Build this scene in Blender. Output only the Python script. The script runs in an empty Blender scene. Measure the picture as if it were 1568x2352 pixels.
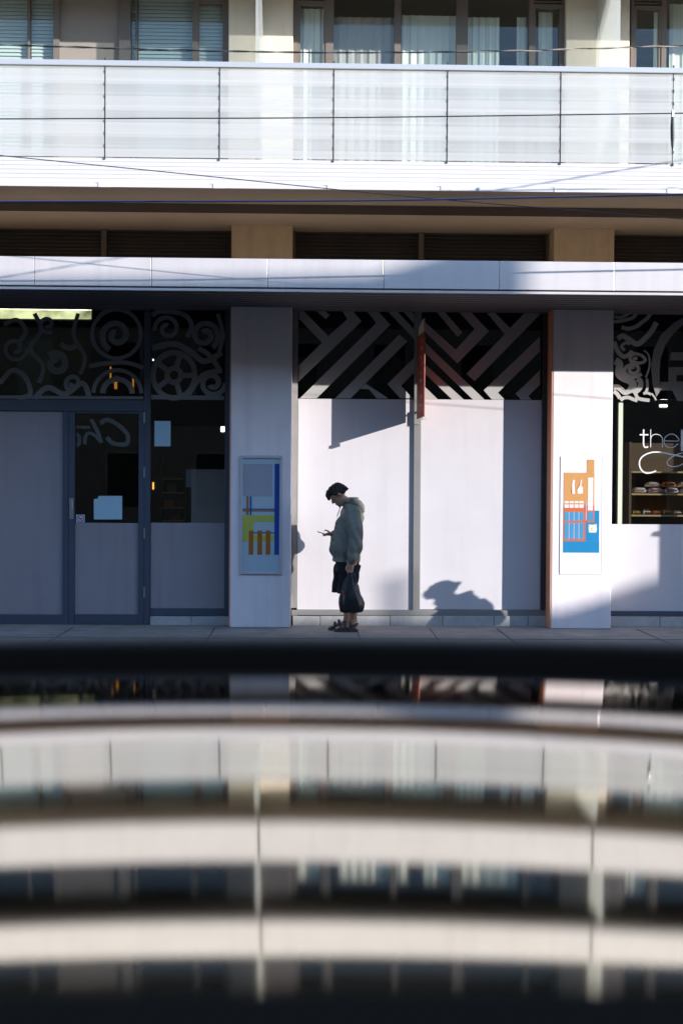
import bpy, bmesh, math, random
from mathutils import Vector, Matrix, Euler
random.seed(7)
R = math.radians
scene = bpy.context.scene
col = scene.collection

# ------------------------------------------------------------------ camera
F, CX, CY = 3220.0, 784.0, 1176.0            # focal length and centre, in units of a 1568 x 2352 frame
EYE = Vector((0, 0, 1.6))
yaw, pitch, roll = R(1.37), R(1.0), R(0.35)
fw = Vector((math.sin(yaw) * math.cos(pitch), math.cos(yaw) * math.cos(pitch), -math.sin(pitch)))
r0 = Vector((math.cos(yaw), -math.sin(yaw), 0))
u0 = r0.cross(fw)
rt = r0 * math.cos(roll) + u0 * math.sin(roll)
up = u0 * math.cos(roll) - r0 * math.sin(roll)
cam_d = bpy.data.cameras.new('camera')
cam = bpy.data.objects.new('camera', cam_d); col.objects.link(cam)
M = Matrix.Identity(4)
for i in range(3):
    M[i][0], M[i][1], M[i][2], M[i][3] = rt[i], up[i], -fw[i], EYE[i]
cam.matrix_world = M
cam_d.sensor_fit = 'VERTICAL'; cam_d.sensor_height = 36; cam_d.lens = F / 2352 * 36
cam_d.clip_start = 0.05; cam_d.clip_end = 500
cam_d.dof.use_dof = True; cam_d.dof.focus_distance = 16.1; cam_d.dof.aperture_fstop = 2.0
scene.camera = cam

def P(px, py, Y):
    d = fw * F + rt * (px - CX) - up * (py - CY)
    t = (Y - EYE.y) / d.y
    return EYE + d * t
def PX(px, py, Y): return P(px, py, Y).x
def PZ(px, py, Y): return P(px, py, Y).z

YC, YW, YF, YB = 15.94, 16.27, 14.52, 14.40       # column face, shop glass, canopy front, balcony front
XL, XR = -9.0, 14.2

# ------------------------------------------------------------------ materials
def mat(name, c, rough=0.6, metal=0.0, spec=0.5, nscale=0, namt=0.0, bump=0.0, bscale=60, stretch=None, ior=None, streak=0.0):
    m = bpy.data.materials.new(name); m.use_nodes = True
    nt = m.node_tree; b = nt.nodes['Principled BSDF']
    b.inputs['Base Color'].default_value = (*c, 1); b.inputs['Roughness'].default_value = rough
    b.inputs['Metallic'].default_value = metal; b.inputs['Specular IOR Level'].default_value = spec
    if ior: b.inputs['IOR'].default_value = ior
    tc = nt.nodes.new('ShaderNodeTexCoord')
    if nscale:
        mp = nt.nodes.new('ShaderNodeMapping'); nt.links.new(tc.outputs['Object'], mp.inputs[0])
        if stretch: mp.inputs['Scale'].default_value = stretch
        n = nt.nodes.new('ShaderNodeTexNoise'); n.inputs['Scale'].default_value = nscale
        n.inputs['Detail'].default_value = 8; n.inputs['Roughness'].default_value = 0.65
        nt.links.new(mp.outputs[0], n.inputs['Vector'])
        mr = nt.nodes.new('ShaderNodeMapRange'); nt.links.new(n.outputs['Fac'], mr.inputs['Value'])
        mr.inputs['From Min'].default_value = 0.3; mr.inputs['From Max'].default_value = 0.7
        mr.inputs['To Min'].default_value = 1 - namt; mr.inputs['To Max'].default_value = 1 + namt * 0.6
        mx = nt.nodes.new('ShaderNodeMix'); mx.data_type = 'RGBA'; mx.blend_type = 'MULTIPLY'; mx.inputs['Factor'].default_value = 1
        mx.inputs[6].default_value = (*c, 1); nt.links.new(mr.outputs[0], mx.inputs[7])
        last = mx.outputs[2]
        if streak:
            m2 = nt.nodes.new('ShaderNodeMapping'); m2.inputs['Scale'].default_value = (5, 5, 0.35)
            nt.links.new(tc.outputs['Object'], m2.inputs[0])
            n3 = nt.nodes.new('ShaderNodeTexNoise'); n3.inputs['Scale'].default_value = 1.6; n3.inputs['Detail'].default_value = 9
            nt.links.new(m2.outputs[0], n3.inputs['Vector'])
            r3 = nt.nodes.new('ShaderNodeMapRange'); nt.links.new(n3.outputs['Fac'], r3.inputs['Value'])
            r3.inputs['From Min'].default_value = 0.5; r3.inputs['From Max'].default_value = 0.75
            r3.inputs['To Min'].default_value = 1; r3.inputs['To Max'].default_value = 1 - streak
            x3 = nt.nodes.new('ShaderNodeMix'); x3.data_type = 'RGBA'; x3.blend_type = 'MULTIPLY'; x3.inputs['Factor'].default_value = 1
            nt.links.new(last, x3.inputs[6]); nt.links.new(r3.outputs[0], x3.inputs[7]); last = x3.outputs[2]
        nt.links.new(last, b.inputs['Base Color'])
    if bump:
        n2 = nt.nodes.new('ShaderNodeTexNoise'); n2.inputs['Scale'].default_value = bscale; n2.inputs['Detail'].default_value = 6
        nt.links.new(tc.outputs['Object'], n2.inputs['Vector'])
        bp = nt.nodes.new('ShaderNodeBump'); bp.inputs['Strength'].default_value = bump; bp.inputs['Distance'].default_value = 0.01
        nt.links.new(n2.outputs['Fac'], bp.inputs['Height']); nt.links.new(bp.outputs[0], b.inputs['Normal'])
    return m

def emit(name, c, s, noise=0):
    m = bpy.data.materials.new(name); m.use_nodes = True
    nt = m.node_tree; b = nt.nodes['Principled BSDF']
    b.inputs['Base Color'].default_value = (*c, 1)
    b.inputs['Emission Color'].default_value = (*c, 1); b.inputs['Emission Strength'].default_value = s
    if noise:
        tc = nt.nodes.new('ShaderNodeTexCoord'); n = nt.nodes.new('ShaderNodeTexNoise'); n.inputs['Scale'].default_value = noise
        n.inputs['Detail'].default_value = 5
        nt.links.new(tc.outputs['Object'], n.inputs['Vector'])
        mr = nt.nodes.new('ShaderNodeMapRange'); nt.links.new(n.outputs['Fac'], mr.inputs['Value'])
        mr.inputs['From Min'].default_value = .38; mr.inputs['From Max'].default_value = .6
        mr.inputs['To Min'].default_value = s * 0.25; mr.inputs['To Max'].default_value = s * 1.3
        nt.links.new(mr.outputs[0], b.inputs['Emission Strength'])
    return m

def glass(name, tint=(1, 1, 1), gloss=1.0, rough=0.0, k=1.6):
    m = bpy.data.materials.new(name); m.use_nodes = True
    nt = m.node_tree; nt.nodes.remove(nt.nodes['Principled BSDF']); out = nt.nodes['Material Output']
    tr = nt.nodes.new('ShaderNodeBsdfTransparent'); tr.inputs[0].default_value = (*tint, 1)
    gl = nt.nodes.new('ShaderNodeBsdfGlossy'); gl.inputs['Roughness'].default_value = rough
    gl.inputs['Color'].default_value = (gloss, gloss, gloss, 1)
    fr = nt.nodes.new('ShaderNodeFresnel')
    ge = nt.nodes.new('ShaderNodeNewGeometry'); im = nt.nodes.new('ShaderNodeMapRange')      # thin sheet: same reflectance from both sides
    im.inputs['To Min'].default_value = 1.5; im.inputs['To Max'].default_value = 1 / 1.5
    nt.links.new(ge.outputs['Backfacing'], im.inputs['Value']); nt.links.new(im.outputs[0], fr.inputs[0])
    mp = nt.nodes.new('ShaderNodeMath'); mp.operation = 'MULTIPLY'; mp.inputs[1].default_value = k; mp.use_clamp = True
    nt.links.new(fr.outputs[0], mp.inputs[0])
    mx = nt.nodes.new('ShaderNodeMixShader'); nt.links.new(mp.outputs[0], mx.inputs[0])
    nt.links.new(tr.outputs[0], mx.inputs[1]); nt.links.new(gl.outputs[0], mx.inputs[2])
    nt.links.new(mx.outputs[0], out.inputs[0])
    return m

def frosted(name, c, opacity=0.75, stripes=False, transl=0.35):
    """frosted sheet: part see-through, part white diffuse / translucent; optional printed horizontal bands"""
    m = bpy.data.materials.new(name); m.use_nodes = True
    nt = m.node_tree; nt.nodes.remove(nt.nodes['Principled BSDF']); out = nt.nodes['Material Output']
    tr = nt.nodes.new('ShaderNodeBsdfTransparent'); tr.inputs[0].default_value = (.92, .97, .96, 1)
    df = nt.nodes.new('ShaderNodeBsdfDiffuse'); df.inputs[0].default_value = (*c, 1)
    tl = nt.nodes.new('ShaderNodeBsdfTranslucent'); tl.inputs[0].default_value = (*c, 1)
    m1 = nt.nodes.new('ShaderNodeMixShader'); m1.inputs[0].default_value = transl
    nt.links.new(df.outputs[0], m1.inputs[1]); nt.links.new(tl.outputs[0], m1.inputs[2])
    m2 = nt.nodes.new('ShaderNodeMixShader'); m2.inputs[0].default_value = opacity
    nt.links.new(tr.outputs[0], m2.inputs[1]); nt.links.new(m1.outputs[0], m2.inputs[2])
    if stripes:
        tc = nt.nodes.new('ShaderNodeTexCoord'); sp = nt.nodes.new('ShaderNodeSeparateXYZ')
        nt.links.new(tc.outputs['Object'], sp.inputs[0])
        def band(per, ph, lo, hi):
            a = nt.nodes.new('ShaderNodeMath'); a.operation = 'MULTIPLY_ADD'; a.inputs[1].default_value = 1 / per; a.inputs[2].default_value = ph
            nt.links.new(sp.outputs['Z'], a.inputs[0])
            f = nt.nodes.new('ShaderNodeMath'); f.operation = 'FRACT'; nt.links.new(a.outputs[0], f.inputs[0])
            g = nt.nodes.new('ShaderNodeMapRange'); nt.links.new(f.outputs[0], g.inputs['Value'])
            g.inputs['From Min'].default_value = lo; g.inputs['From Max'].default_value = hi; g.interpolation_type = 'SMOOTHSTEP'
            return g.outputs[0]
        b1 = band(.268, .2, .42, .5); b2 = band(.134, .1, .80, .86); 
        n = nt.nodes.new('ShaderNodeTexNoise'); n.inputs['Scale'].default_value = 1
        mp = nt.nodes.new('ShaderNodeMapping'); mp.inputs['Scale'].default_value = (.25, .25, 34)
        nt.links.new(tc.outputs['Object'], mp.inputs[0]); nt.links.new(mp.outputs[0], n.inputs['Vector'])
        n.inputs['Detail'].default_value = 4
        def comb(a, k, add):
            q = nt.nodes.new('ShaderNodeMath'); q.operation = 'MULTIPLY_ADD'; q.inputs[1].default_value = k
            nt.links.new(a, q.inputs[0])
            if isinstance(add, float): q.inputs[2].default_value = add
            else: nt.links.new(add, q.inputs[2])
            return q.outputs[0]
        o = comb(b1, .16, opacity - .20); o = comb(b2, .07, o); o = comb(n.outputs['Fac'], .22, o)
        nt.links.new(o, m2.inputs[0])
    nt.links.new(m2.outputs[0], out.inputs[0])
    return m

MT = {}
def setup_mats():
    A = MT
    A['stucco'] = mat('white_stucco', (.86, .77, .78), .85, nscale=3, namt=.06, bump=.25, bscale=90, streak=.10)
    A['pier'] = mat('warm_bounce_stucco', (.80, .70, .56), .85, nscale=2.5, namt=.07, bump=.2, bscale=80, streak=.12)  # white piers, with the warm bounced light put into the base colour
    A['beige'] = mat('warm_bounce_concrete', (.62, .50, .36), .9, nscale=5, namt=.12, bump=.25, bscale=70, streak=.15)  # upper columns are white too; beige of the bounced light is in the colour
    A['terracotta'] = mat('terracotta_tone', (.62, .30, .18), .8, nscale=4, namt=.08)
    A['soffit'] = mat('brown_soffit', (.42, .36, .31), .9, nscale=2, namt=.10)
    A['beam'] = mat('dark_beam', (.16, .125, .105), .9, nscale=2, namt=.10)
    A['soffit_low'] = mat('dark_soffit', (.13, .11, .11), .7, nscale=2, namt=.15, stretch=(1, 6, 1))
    A['fascia'] = mat('white_metal_panel', (.93, .85, .83), .32, metal=.4, nscale=1.5, namt=.05, streak=.08)
    A['canopy_top'] = mat('canopy_roof_felt', (.62, .49, .36), .9, nscale=4, namt=.15)
    A['terr'] = mat('terrace_tile', (.72, .47, .25), .8, nscale=4, namt=.12)
    A['slab'] = mat('white_concrete', (.74, .68, .63), .8, nscale=3, namt=.05, streak=.06)
    A['louvre'] = mat('brown_louvre', (.15, .125, .11), .6, nscale=3, namt=.2)
    A['upframe'] = mat('brown_window_frame', (.20, .165, .14), .45)
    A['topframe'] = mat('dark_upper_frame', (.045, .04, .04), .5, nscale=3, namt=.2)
    A['frame'] = mat('blue_grey_aluminium', (.075, .085, .12), .45, nscale=3, namt=.1)
    A['midframe'] = mat('grey_aluminium', (.24, .23, .22), .45, nscale=3, namt=.08)
    A['darkframe'] = mat('dark_aluminium', (.045, .042, .045), .5)
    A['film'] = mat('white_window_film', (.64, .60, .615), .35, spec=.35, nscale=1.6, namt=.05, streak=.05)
    A['film_shaded'] = mat('shaded_window_film', (.34, .305, .325), .35, spec=.4, nscale=1.6, namt=.07, streak=.12)  # the same white film, with the left shop's shade put into its colour
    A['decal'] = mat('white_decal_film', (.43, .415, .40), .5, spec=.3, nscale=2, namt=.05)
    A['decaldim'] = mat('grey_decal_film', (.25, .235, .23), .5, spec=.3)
    A['script'] = mat('script_vinyl', (.36, .35, .36), .5, spec=.3)
    A['letter'] = mat('white_vinyl', (.75, .75, .75), .5, spec=.3)
    A['glass'] = glass('shop_glass', (.80, .82, .82), .55)
    A['smoke'] = glass('dark_transom_glass', (.35, .36, .36), .5)
    A['upglass'] = glass('window_glass', (.92, .95, .94), 1.0, k=.55)
    A['balcony'] = frosted('frosted_balcony_glass', (.84, .81, .785), .585, True, .30)
    A['divider'] = frosted('frosted_divider', (.86, .85, .82), .42, False, .5)
    A['railmetal'] = mat('pale_rail_metal', (.55, .55, .55), .4, metal=.2)
    A['post'] = mat('brown_post', (.075, .055, .05), .5)
    A['siding'] = mat('white_ribbed_metal', (.70, .66, .65), .5, nscale=2, namt=.04)
    A['sill'] = mat('grey_stone_tile', (.46, .45, .44), .7, nscale=9, namt=.18, bump=.2, bscale=60)
    A['inwall'] = mat('dark_shop_wall', (.22, .19, .165), .8, nscale=1.5, namt=.25)
    A['roomwall'] = mat('room_wall', (.22, .20, .18), .9)
    A['infloor'] = mat('shop_floor', (.12, .11, .10), .4)
    A['red'] = mat('red_sign_enamel', (.30, .05, .03), .45, nscale=14, namt=.25)
    A['redpale'] = mat('faded_sign_paint', (.55, .50, .38), .6, nscale=20, namt=.2)
    A['blind'] = mat('grey_green_blind', (.66, .71, .69), .7)
    A['greyblind'] = mat('warm_grey_roller', (.34, .30, .26), .8, nscale=3, namt=.05)
    A['curtain'] = mat('pale_net_curtain', (.84, .83, .75), .9)
    A['curtaindk'] = mat('grey_beige_curtain', (.45, .41, .37), .9)
    A['asphalt'] = mat('asphalt', (.055, .055, .058), .9, nscale=30, namt=.3, bump=.4, bscale=200)
    A['pave'] = mat('concrete_pavement', (.28, .24, .215), .85, nscale=3.5, namt=.32, bump=.25, bscale=120)
    A['kerb'] = mat('kerb_stone', (.30, .29, .28), .85, nscale=8, namt=.2)
    A['cable'] = mat('black_cable', (.02, .02, .025), .5)
    A['bluecable'] = mat('blue_cable', (.03, .05, .13), .45)
    A['palecable'] = mat('pale_cable', (.40, .33, .25), .6)
    A['roof'] = mat('black_mirror_paint', (.60, .53, .45), .04, metal=1.0, nscale=7, namt=.05)
    A['carpaint'] = mat('black_car_paint', (.012, .012, .014), .12, spec=.5)
    A['satin'] = mat('black_satin_trim', (.06, .05, .044), .5, spec=.08)
    A['rubbertrim'] = mat('black_rubber_trim', (.022, .017, .013), .8, spec=.0)
    A['rubber'] = mat('tyre_rubber', (.02, .02, .02), .8)
    A['alloy'] = mat('alloy_rim', (.45, .45, .46), .3, metal=.9)
    A['tint'] = mat('tinted_car_glass', (.01, .012, .013), .03, spec=.6)
    A['lampglass'] = mat('headlamp_glass', (.55, .56, .58), .1)
    A['lampred'] = mat('tail_lamp_red', (.35, .02, .015), .15)
    A['silver'] = mat('silver_car_paint', (.42, .43, .45), .25, metal=.6)
    A['hoodie'] = mat('grey_hoodie_cotton', (.22, .21, .175), .95, spec=.1, nscale=30, namt=.15, bump=.3, bscale=120)
    A['shorts'] = mat('dark_shorts_cotton', (.022, .021, .024), .9, spec=.15, nscale=12, namt=.2)
    A['skin'] = mat('tanned_skin', (.44, .24, .155), .6, spec=.3, nscale=8, namt=.08)
    A['hair'] = mat('dark_hair', (.032, .026, .023), .7, spec=.25, nscale=60, namt=.35, bump=.5, bscale=90)
    A['sandal'] = mat('dark_sandal', (.055, .045, .045), .7, nscale=10, namt=.2)
    A['phone'] = mat('black_phone', (.012, .012, .014), .15)
    A['bag'] = mat('black_plastic_bag', (.016, .014, .015), .38, spec=.4)
    A['bagred'] = mat('red_bag_print', (.32, .03, .03), .5)
    A['paper'] = mat('white_paper', (.42, .60, .70), .8, nscale=6, namt=.04)
    A['sticker_red'] = mat('sticker_red', (.55, .08, .10), .6)
    A['steel'] = mat('brushed_steel', (.5, .5, .5), .35, metal=.8)
    A['board'] = mat('beige_board', (.80, .70, .68), .8)
    A['boardblue'] = mat('pale_blue_card', (.40, .48, .60), .8)
    A['shelf'] = mat('wood_shelf', (.62, .46, .22), .6)
    A['brick'] = mat('pale_render', (.20, .165, .13), .9, nscale=2, namt=.12)
    A['brick2'] = mat('ochre_render', (.17, .13, .095), .9, nscale=2, namt=.12)
    A['wood'] = mat('weathered_pole_wood', (.22, .17, .13), .9, nscale=5, namt=.3, stretch=(4, 4, .4))
    A['polemetal'] = mat('grey_pole_metal', (.25, .25, .26), .5, metal=.5, nscale=5, namt=.2)
    A['rooft'] = mat('roof_tile', (.28, .12, .07), .85, nscale=8, namt=.25)
setup_mats()

# ------------------------------------------------------------------ mesh building
class MB:
    def __init__(s): s.v = []; s.f = []; s.m = []; s.mats = []; s.cur = 0
    def use(s, m):
        if m not in s.mats: s.mats.append(m)
        s.cur = s.mats.index(m); return s
    def add(s, vs, fs):
        o = len(s.v); s.v += [tuple(v) for v in vs]
        for f in fs: s.f.append([i + o for i in f]); s.m.append(s.cur)
        return s
    def box(s, x0, x1, y0, y1, z0, z1):
        x0, x1 = min(x0, x1), max(x0, x1); y0, y1 = min(y0, y1), max(y0, y1); z0, z1 = min(z0, z1), max(z0, z1)
        vs = [(x, y, z) for z in (z0, z1) for y in (y0, y1) for x in (x0, x1)]
        return s.add(vs, [(0, 2, 3, 1), (4, 5, 7, 6), (0, 1, 5, 4), (2, 6, 7, 3), (0, 4, 6, 2), (1, 3, 7, 5)])
    def prism(s, pts, off):
        """closed polygon pts extruded by vector off"""
        n = len(pts); off = Vector(off)
        a = [Vector(p) for p in pts]; b = [p + off for p in a]
        fs = [list(range(n)), list(range(2 * n - 1, n - 1, -1))]
        for i in range(n): j = (i + 1) % n; fs.append((i, i + n, j + n, j))
        return s.add(a + b, fs)
    def tube(s, pts, rad, n=8, cap=True):
        pts = [Vector(p) for p in pts]
        if not hasattr(rad, '__len__'): rad = [rad] * len(pts)
        rings = []; prev = None
        for i, p in enumerate(pts):
            t = (pts[min(i + 1, len(pts) - 1)] - pts[max(i - 1, 0)]).normalized()
            a = prev if prev is not None else (Vector((0, 0, 1)) if abs(t.z) < .9 else Vector((1, 0, 0)))
            u = (a - t * a.dot(t)).normalized(); w = t.cross(u); prev = u
            rr = rad[i] if hasattr(rad[i], '__len__') else (rad[i], rad[i])
            rings.append([p + u * (math.cos(q) * rr[0]) + w * (math.sin(q) * rr[1]) for q in [2 * math.pi * k / n for k in range(n)]])
        return s.loft(rings, cap)
    def loft(s, rings, cap=True):
        n = len(rings[0]); vs = [v for r in rings for v in r]; fs = []
        for i in range(len(rings) - 1):
            for k in range(n):
                a = i * n + k; b = i * n + (k + 1) % n
                fs.append((a, b, b + n, a + n))
        if cap: fs.append(list(range(n - 1, -1, -1))); fs.append([(len(rings) - 1) * n + k for k in range(n)])
        return s.add(vs, fs)
    def ell(s, c, r, rot=None, nu=16, nv=10):
        rings = []
        for j in range(nv + 1):
            t = math.pi * (j + .02) / (nv + .04) ; ring = []
            for k in range(nu):
                q = 2 * math.pi * k / nu
                p = Vector((r[0] * math.sin(t) * math.cos(q), r[1] * math.sin(t) * math.sin(q), -r[2] * math.cos(t)))
                if rot: p = rot @ p
                ring.append(Vector(c) + p)
            rings.append(ring)
        return s.loft(rings)
    def ribbon(s, pts, w, th=.003, close=False):
        """flat strip in a vertical plane (constant Y) following pts, width w"""
        pts = [Vector(p) for p in pts]; n = len(pts)
        ws = w if hasattr(w, '__len__') else [w] * n
        s.lay = getattr(s, 'lay', 0) + 1                # strokes that cross lie on top of one another
        pts = [p - Vector((0, .0003 * s.lay, 0)) for p in pts]
        L = []; Rr = []
        for i, p in enumerate(pts):
            if close: t = pts[(i + 1) % n] - pts[i - 1]
            else: t = pts[min(i + 1, n - 1)] - pts[max(i - 1, 0)]
            t = t.normalized(); nn = Vector((-t.z, 0, t.x))
            L.append(p + nn * ws[i] / 2); Rr.append(p - nn * ws[i] / 2)
        o = Vector((0, th, 0))
        vs = L + Rr + [p + o for p in L] + [p + o for p in Rr]; fs = []
        for i in range(n if close else n - 1):
            j = (i + 1) % n
            fs += [(i, j, n + j, n + i), (2 * n + i, 3 * n + i, 3 * n + j, 2 * n + j), (i, 2 * n + i, 2 * n + j, j), (n + i, n + j, 3 * n + j, 3 * n + i)]
        return s.add(vs, fs)
    def build(s, name, m=None, parent=None, smooth=False, bevel=0, label=None, remesh=0, post=None, loc=None):
        me = bpy.data.meshes.new(name); me.from_pydata(s.v, [], s.f)
        if s.mats:
            for q in s.mats: me.materials.append(MT[q])
            for p, i in zip(me.polygons, s.m): p.material_index = i
        elif m: me.materials.append(MT[m] if isinstance(m, str) else m)
        bm = bmesh.new(); bm.from_mesh(me); bmesh.ops.recalc_face_normals(bm, faces=bm.faces); bm.to_mesh(me); bm.free()
        o = bpy.data.objects.new(name, me); col.objects.link(o)
        if remesh:
            md = o.modifiers.new('r', 'REMESH'); md.mode = 'VOXEL'; md.voxel_size = remesh
            sm = o.modifiers.new('s', 'SMOOTH'); sm.iterations = 4; sm.factor = .5
            dg = bpy.context.evaluated_depsgraph_get()
            nm = bpy.data.meshes.new_from_object(o.evaluated_get(dg)); mats = list(me.materials)
            o.modifiers.clear(); o.data = nm; me = nm; me.name = name
            if not len(me.materials):
                for q in mats: me.materials.append(q)
            smooth = True
        if post:
            for v in me.vertices: v.co = post(v.co)
        if smooth:
            for p in me.polygons: p.use_smooth = True
        if bevel:
            b = o.modifiers.new('bevel', 'BEVEL'); b.width = bevel; b.segments = 2; b.limit_method = 'ANGLE'
        if parent: o.parent = parent
        if label: o['label'] = label
        return o

def empty(name, loc=(0, 0, 0)):
    o = bpy.data.objects.new(name, None); o.empty_display_size = .2; o.location = loc; col.objects.link(o); return o
def tag(o, label, cat, group=None):
    o['label'] = label; o['category'] = cat
    if group: o['group'] = group
    return o
def struct(o): o['kind'] = 'structure'; return o
def copy_tree(o, parent=None):
    c = o.copy(); col.objects.link(c)
    if parent: c.parent = parent
    for ch in list(o.children): copy_tree(ch, c)
    return c
def origin_to(o, loc):
    """give a single-mesh thing an origin of its own"""
    loc = Vector(loc); o.data.transform(Matrix.Translation(-loc)); o.location = loc; return o
def thing(name, loc, label, cat, group=None): return tag(empty(name, loc), label, cat, group)
def reparent(root):
    """children were built in world coordinates: shift meshes so they sit under the root"""
    off = Matrix.Translation(-root.location)
    def go(o):
        for c in o.children:
            if c.type == 'MESH': c.data.transform(off)
            go(c)
    bpy.context.view_layer.update(); go(root); return root

def spline(pts, n=8, close=False):
    pts = [Vector(p) for p in pts]; out = []; N = len(pts)
    for i in range(N if close else N - 1):
        if close: a, b, c, d = pts[i - 1], pts[i], pts[(i + 1) % N], pts[(i + 2) % N]
        else: a, b, c, d = pts[max(i - 1, 0)], pts[i], pts[i + 1], pts[min(i + 2, N - 1)]
        for k in range(n):
            t = k / n
            out.append(.5 * ((2 * b) + (c - a) * t + (2 * a - 5 * b + 4 * c - d) * t * t + (3 * b - a - 3 * c + d) * t ** 3))
    if not close: out.append(pts[-1])
    return out

def rect(px0, py0, px1, py1, Y):
    mx, my = (px0 + px1) / 2, (py0 + py1) / 2
    return PX(px0, my, Y), PX(px1, my, Y), PZ(mx, py1, Y), PZ(mx, py0, Y)

# ------------------------------------------------------------------ ground
ZR = -.13
m = MB(); m.box(-60, 60, -60, 60, ZR - .3, ZR); struct(m.build('road', 'asphalt'))
m = MB(); m.box(-50, 50, 13.62, 24, ZR - .1, 0)
pav = struct(m.build('pavement', 'pave'))
m = MB(); m.box(-50, 50, 13.45, 13.615, ZR - .1, .004); struct(m.build('kerb', 'kerb', bevel=.01))
m = MB(); m.box(-50, 50, -3.0, .30, ZR - .1, 0); struct(m.build('near_pavement', 'pave'))
m = MB(); m.box(-50, 50, .305, .45, ZR - .1, .004); struct(m.build('near_kerb', 'kerb', bevel=.01))
# pavement joints as dark grooves filled with mortar
m = MB()
for k in range(-8, 12):
    m.box(k * 1.6 + .55, k * 1.6 + .562, 13.62, 15.9, .0005, .004)
m.box(-10, 15, 14.8, 14.812, .0005, .004)
ck = [P(985, 1441, 15.9), P(992, 1449, 15.5), P(1000, 1457, 15.0), P(1004, 1464, 14.6), P(1012, 1475, 14.0)]
for a_, b_ in zip(ck, ck[1:]): m.prism([(a_.x, a_.y, .001), (a_.x + .012, a_.y, .001), (b_.x + .010, b_.y, .001), (b_.x, b_.y, .001)], (0, 0, .0035))
struct(m.build('pavement_joints', 'asphalt'))

# ------------------------------------------------------------------ the building
B = thing('shop_building', (0, YC, 0), 'white apartment block with shops below and long frosted glass balcony above', 'building')
colL = (PX(529.5, 1050, YC), PX(669, 1050, YC)); colR = (PX(1266, 1050, YC), PX(1406.5, 1050, YC))
CW = colL[1] - colL[0]
SP = (sum(colR) - sum(colL)) / 2
colx = [sum(colL) / 2 + SP * k for k in range(-2, 4)]
ZCAN0, ZCAN1 = PZ(784, 671, YF), PZ(784, 596, YF)
ZSL = PZ(784, 433, YB)                    # underside of balcony slab
ZFL = ZSL + .22
ZRAIL = PZ(784, 149, YB)
ZS2 = PZ(600, 85, YC) + .48 * (YC - YB)   # slab of the next floor: its edge throws the shade line on the piers
FH = ZS2 - ZSL
ZSOF = ZCAN0 + .02

for i, cx in enumerate(colx):
    p = MB(); p.box(cx - CW / 2, cx + CW / 2, YC, YC + .70, 0, ZCAN0 + .04)
    c = p.build('column', 'stucco', B, bevel=.012)
    s = MB(); s.box(cx - CW / 2 - .012, cx - CW / 2, YC + .004, YC + .34, 0.002, ZCAN0 + .02)
    s.build('side_panel', 'terracotta', c, label='terracotta coloured side of the column')  # thin orange-brown sheet over the left face of each column
    p = MB(); p.box(cx - CW / 2, cx + CW / 2, YC, YC + .7, ZCAN0 + .045, ZSL - .06); p.build('upper_column', 'beige', B, bevel=.01)

# canopy
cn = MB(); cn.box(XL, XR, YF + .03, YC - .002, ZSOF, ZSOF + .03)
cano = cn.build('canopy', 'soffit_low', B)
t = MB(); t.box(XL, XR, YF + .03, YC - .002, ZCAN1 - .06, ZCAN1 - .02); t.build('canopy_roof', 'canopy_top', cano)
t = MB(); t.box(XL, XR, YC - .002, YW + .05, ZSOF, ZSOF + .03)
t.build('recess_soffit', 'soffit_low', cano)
jz0 = PZ(784, 661.5, YF)
fa = MB(); jx = [PX(x, 630, YF) for x in (80, 333, 583, 860, 1135, 1410)]
st = (jx[-1] - jx[0]) / 5
xs = [jx[0] + st * k for k in range(-5, 16)]; xs = [XL] + [x for x in xs if XL + .3 < x < XR - .3] + [XR]
for a, b in zip(xs, xs[1:]): fa.box(a + .003, b - .003, YF, YF + .024, jz0, ZCAN1)
fa.build('fascia_panel', 'fascia', cano, bevel=.003)
t = MB(); t.box(XL, XR, YF + .026, YF + .03, ZSOF + .032, ZCAN1 - .065); t.build('backing', 'darkframe', cano)
t = MB(); t.box(XL, XR, YF - .004, YF + .025, ZCAN0, jz0 - .018); t.build('lower_trim', 'fascia', cano)
# soffit slats
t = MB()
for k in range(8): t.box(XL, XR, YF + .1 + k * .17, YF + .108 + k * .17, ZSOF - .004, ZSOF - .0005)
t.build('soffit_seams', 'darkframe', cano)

# louvre vents between columns, above the canopy
allx = [XL - CW / 2] + colx + [XR + CW / 2]
for i, (a, b) in enumerate(zip(allx, allx[1:])):
    xa, xb = a + CW / 2 + .002, b - CW / 2 - .002
    v = MB(); z0, z1 = ZCAN1 - .06, ZSL - .07
    v.box(xa, xb, YW + .12, YW + .16, z0, z1)
    nm_ = v.build('louvre_vent', 'louvre', B)
    v = MB(); zz = z0 + .02
    while zz < z1 - .02:
        v.prism([(xa + .03, YW + .02, zz), (xa + .03, YW + .10, zz + .022), (xa + .03, YW + .10, zz + .027), (xa + .03, YW + .02, zz + .005)], (xb - xa - .06, 0, 0)); zz += .042
    v.build('slats', 'louvre', nm_)
    v = MB(); mid = (xa + xb) / 2
    v.box(xa, xa + .028, YW, YW + .1, z0, z1); v.box(xb - .028, xb, YW, YW + .1, z0, z1)
    v.box(mid - .03, mid + .03, YW - .01, YW + .1, z0, z1); v.box(xa, xb, YW + .004, YW + .1, z0 - .004, z0 + .014); v.box(xa, xb, YW + .004, YW + .1, z1 - .014, z1 + .004)
    v.build('vent_frame', 'louvre', nm_)

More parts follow.
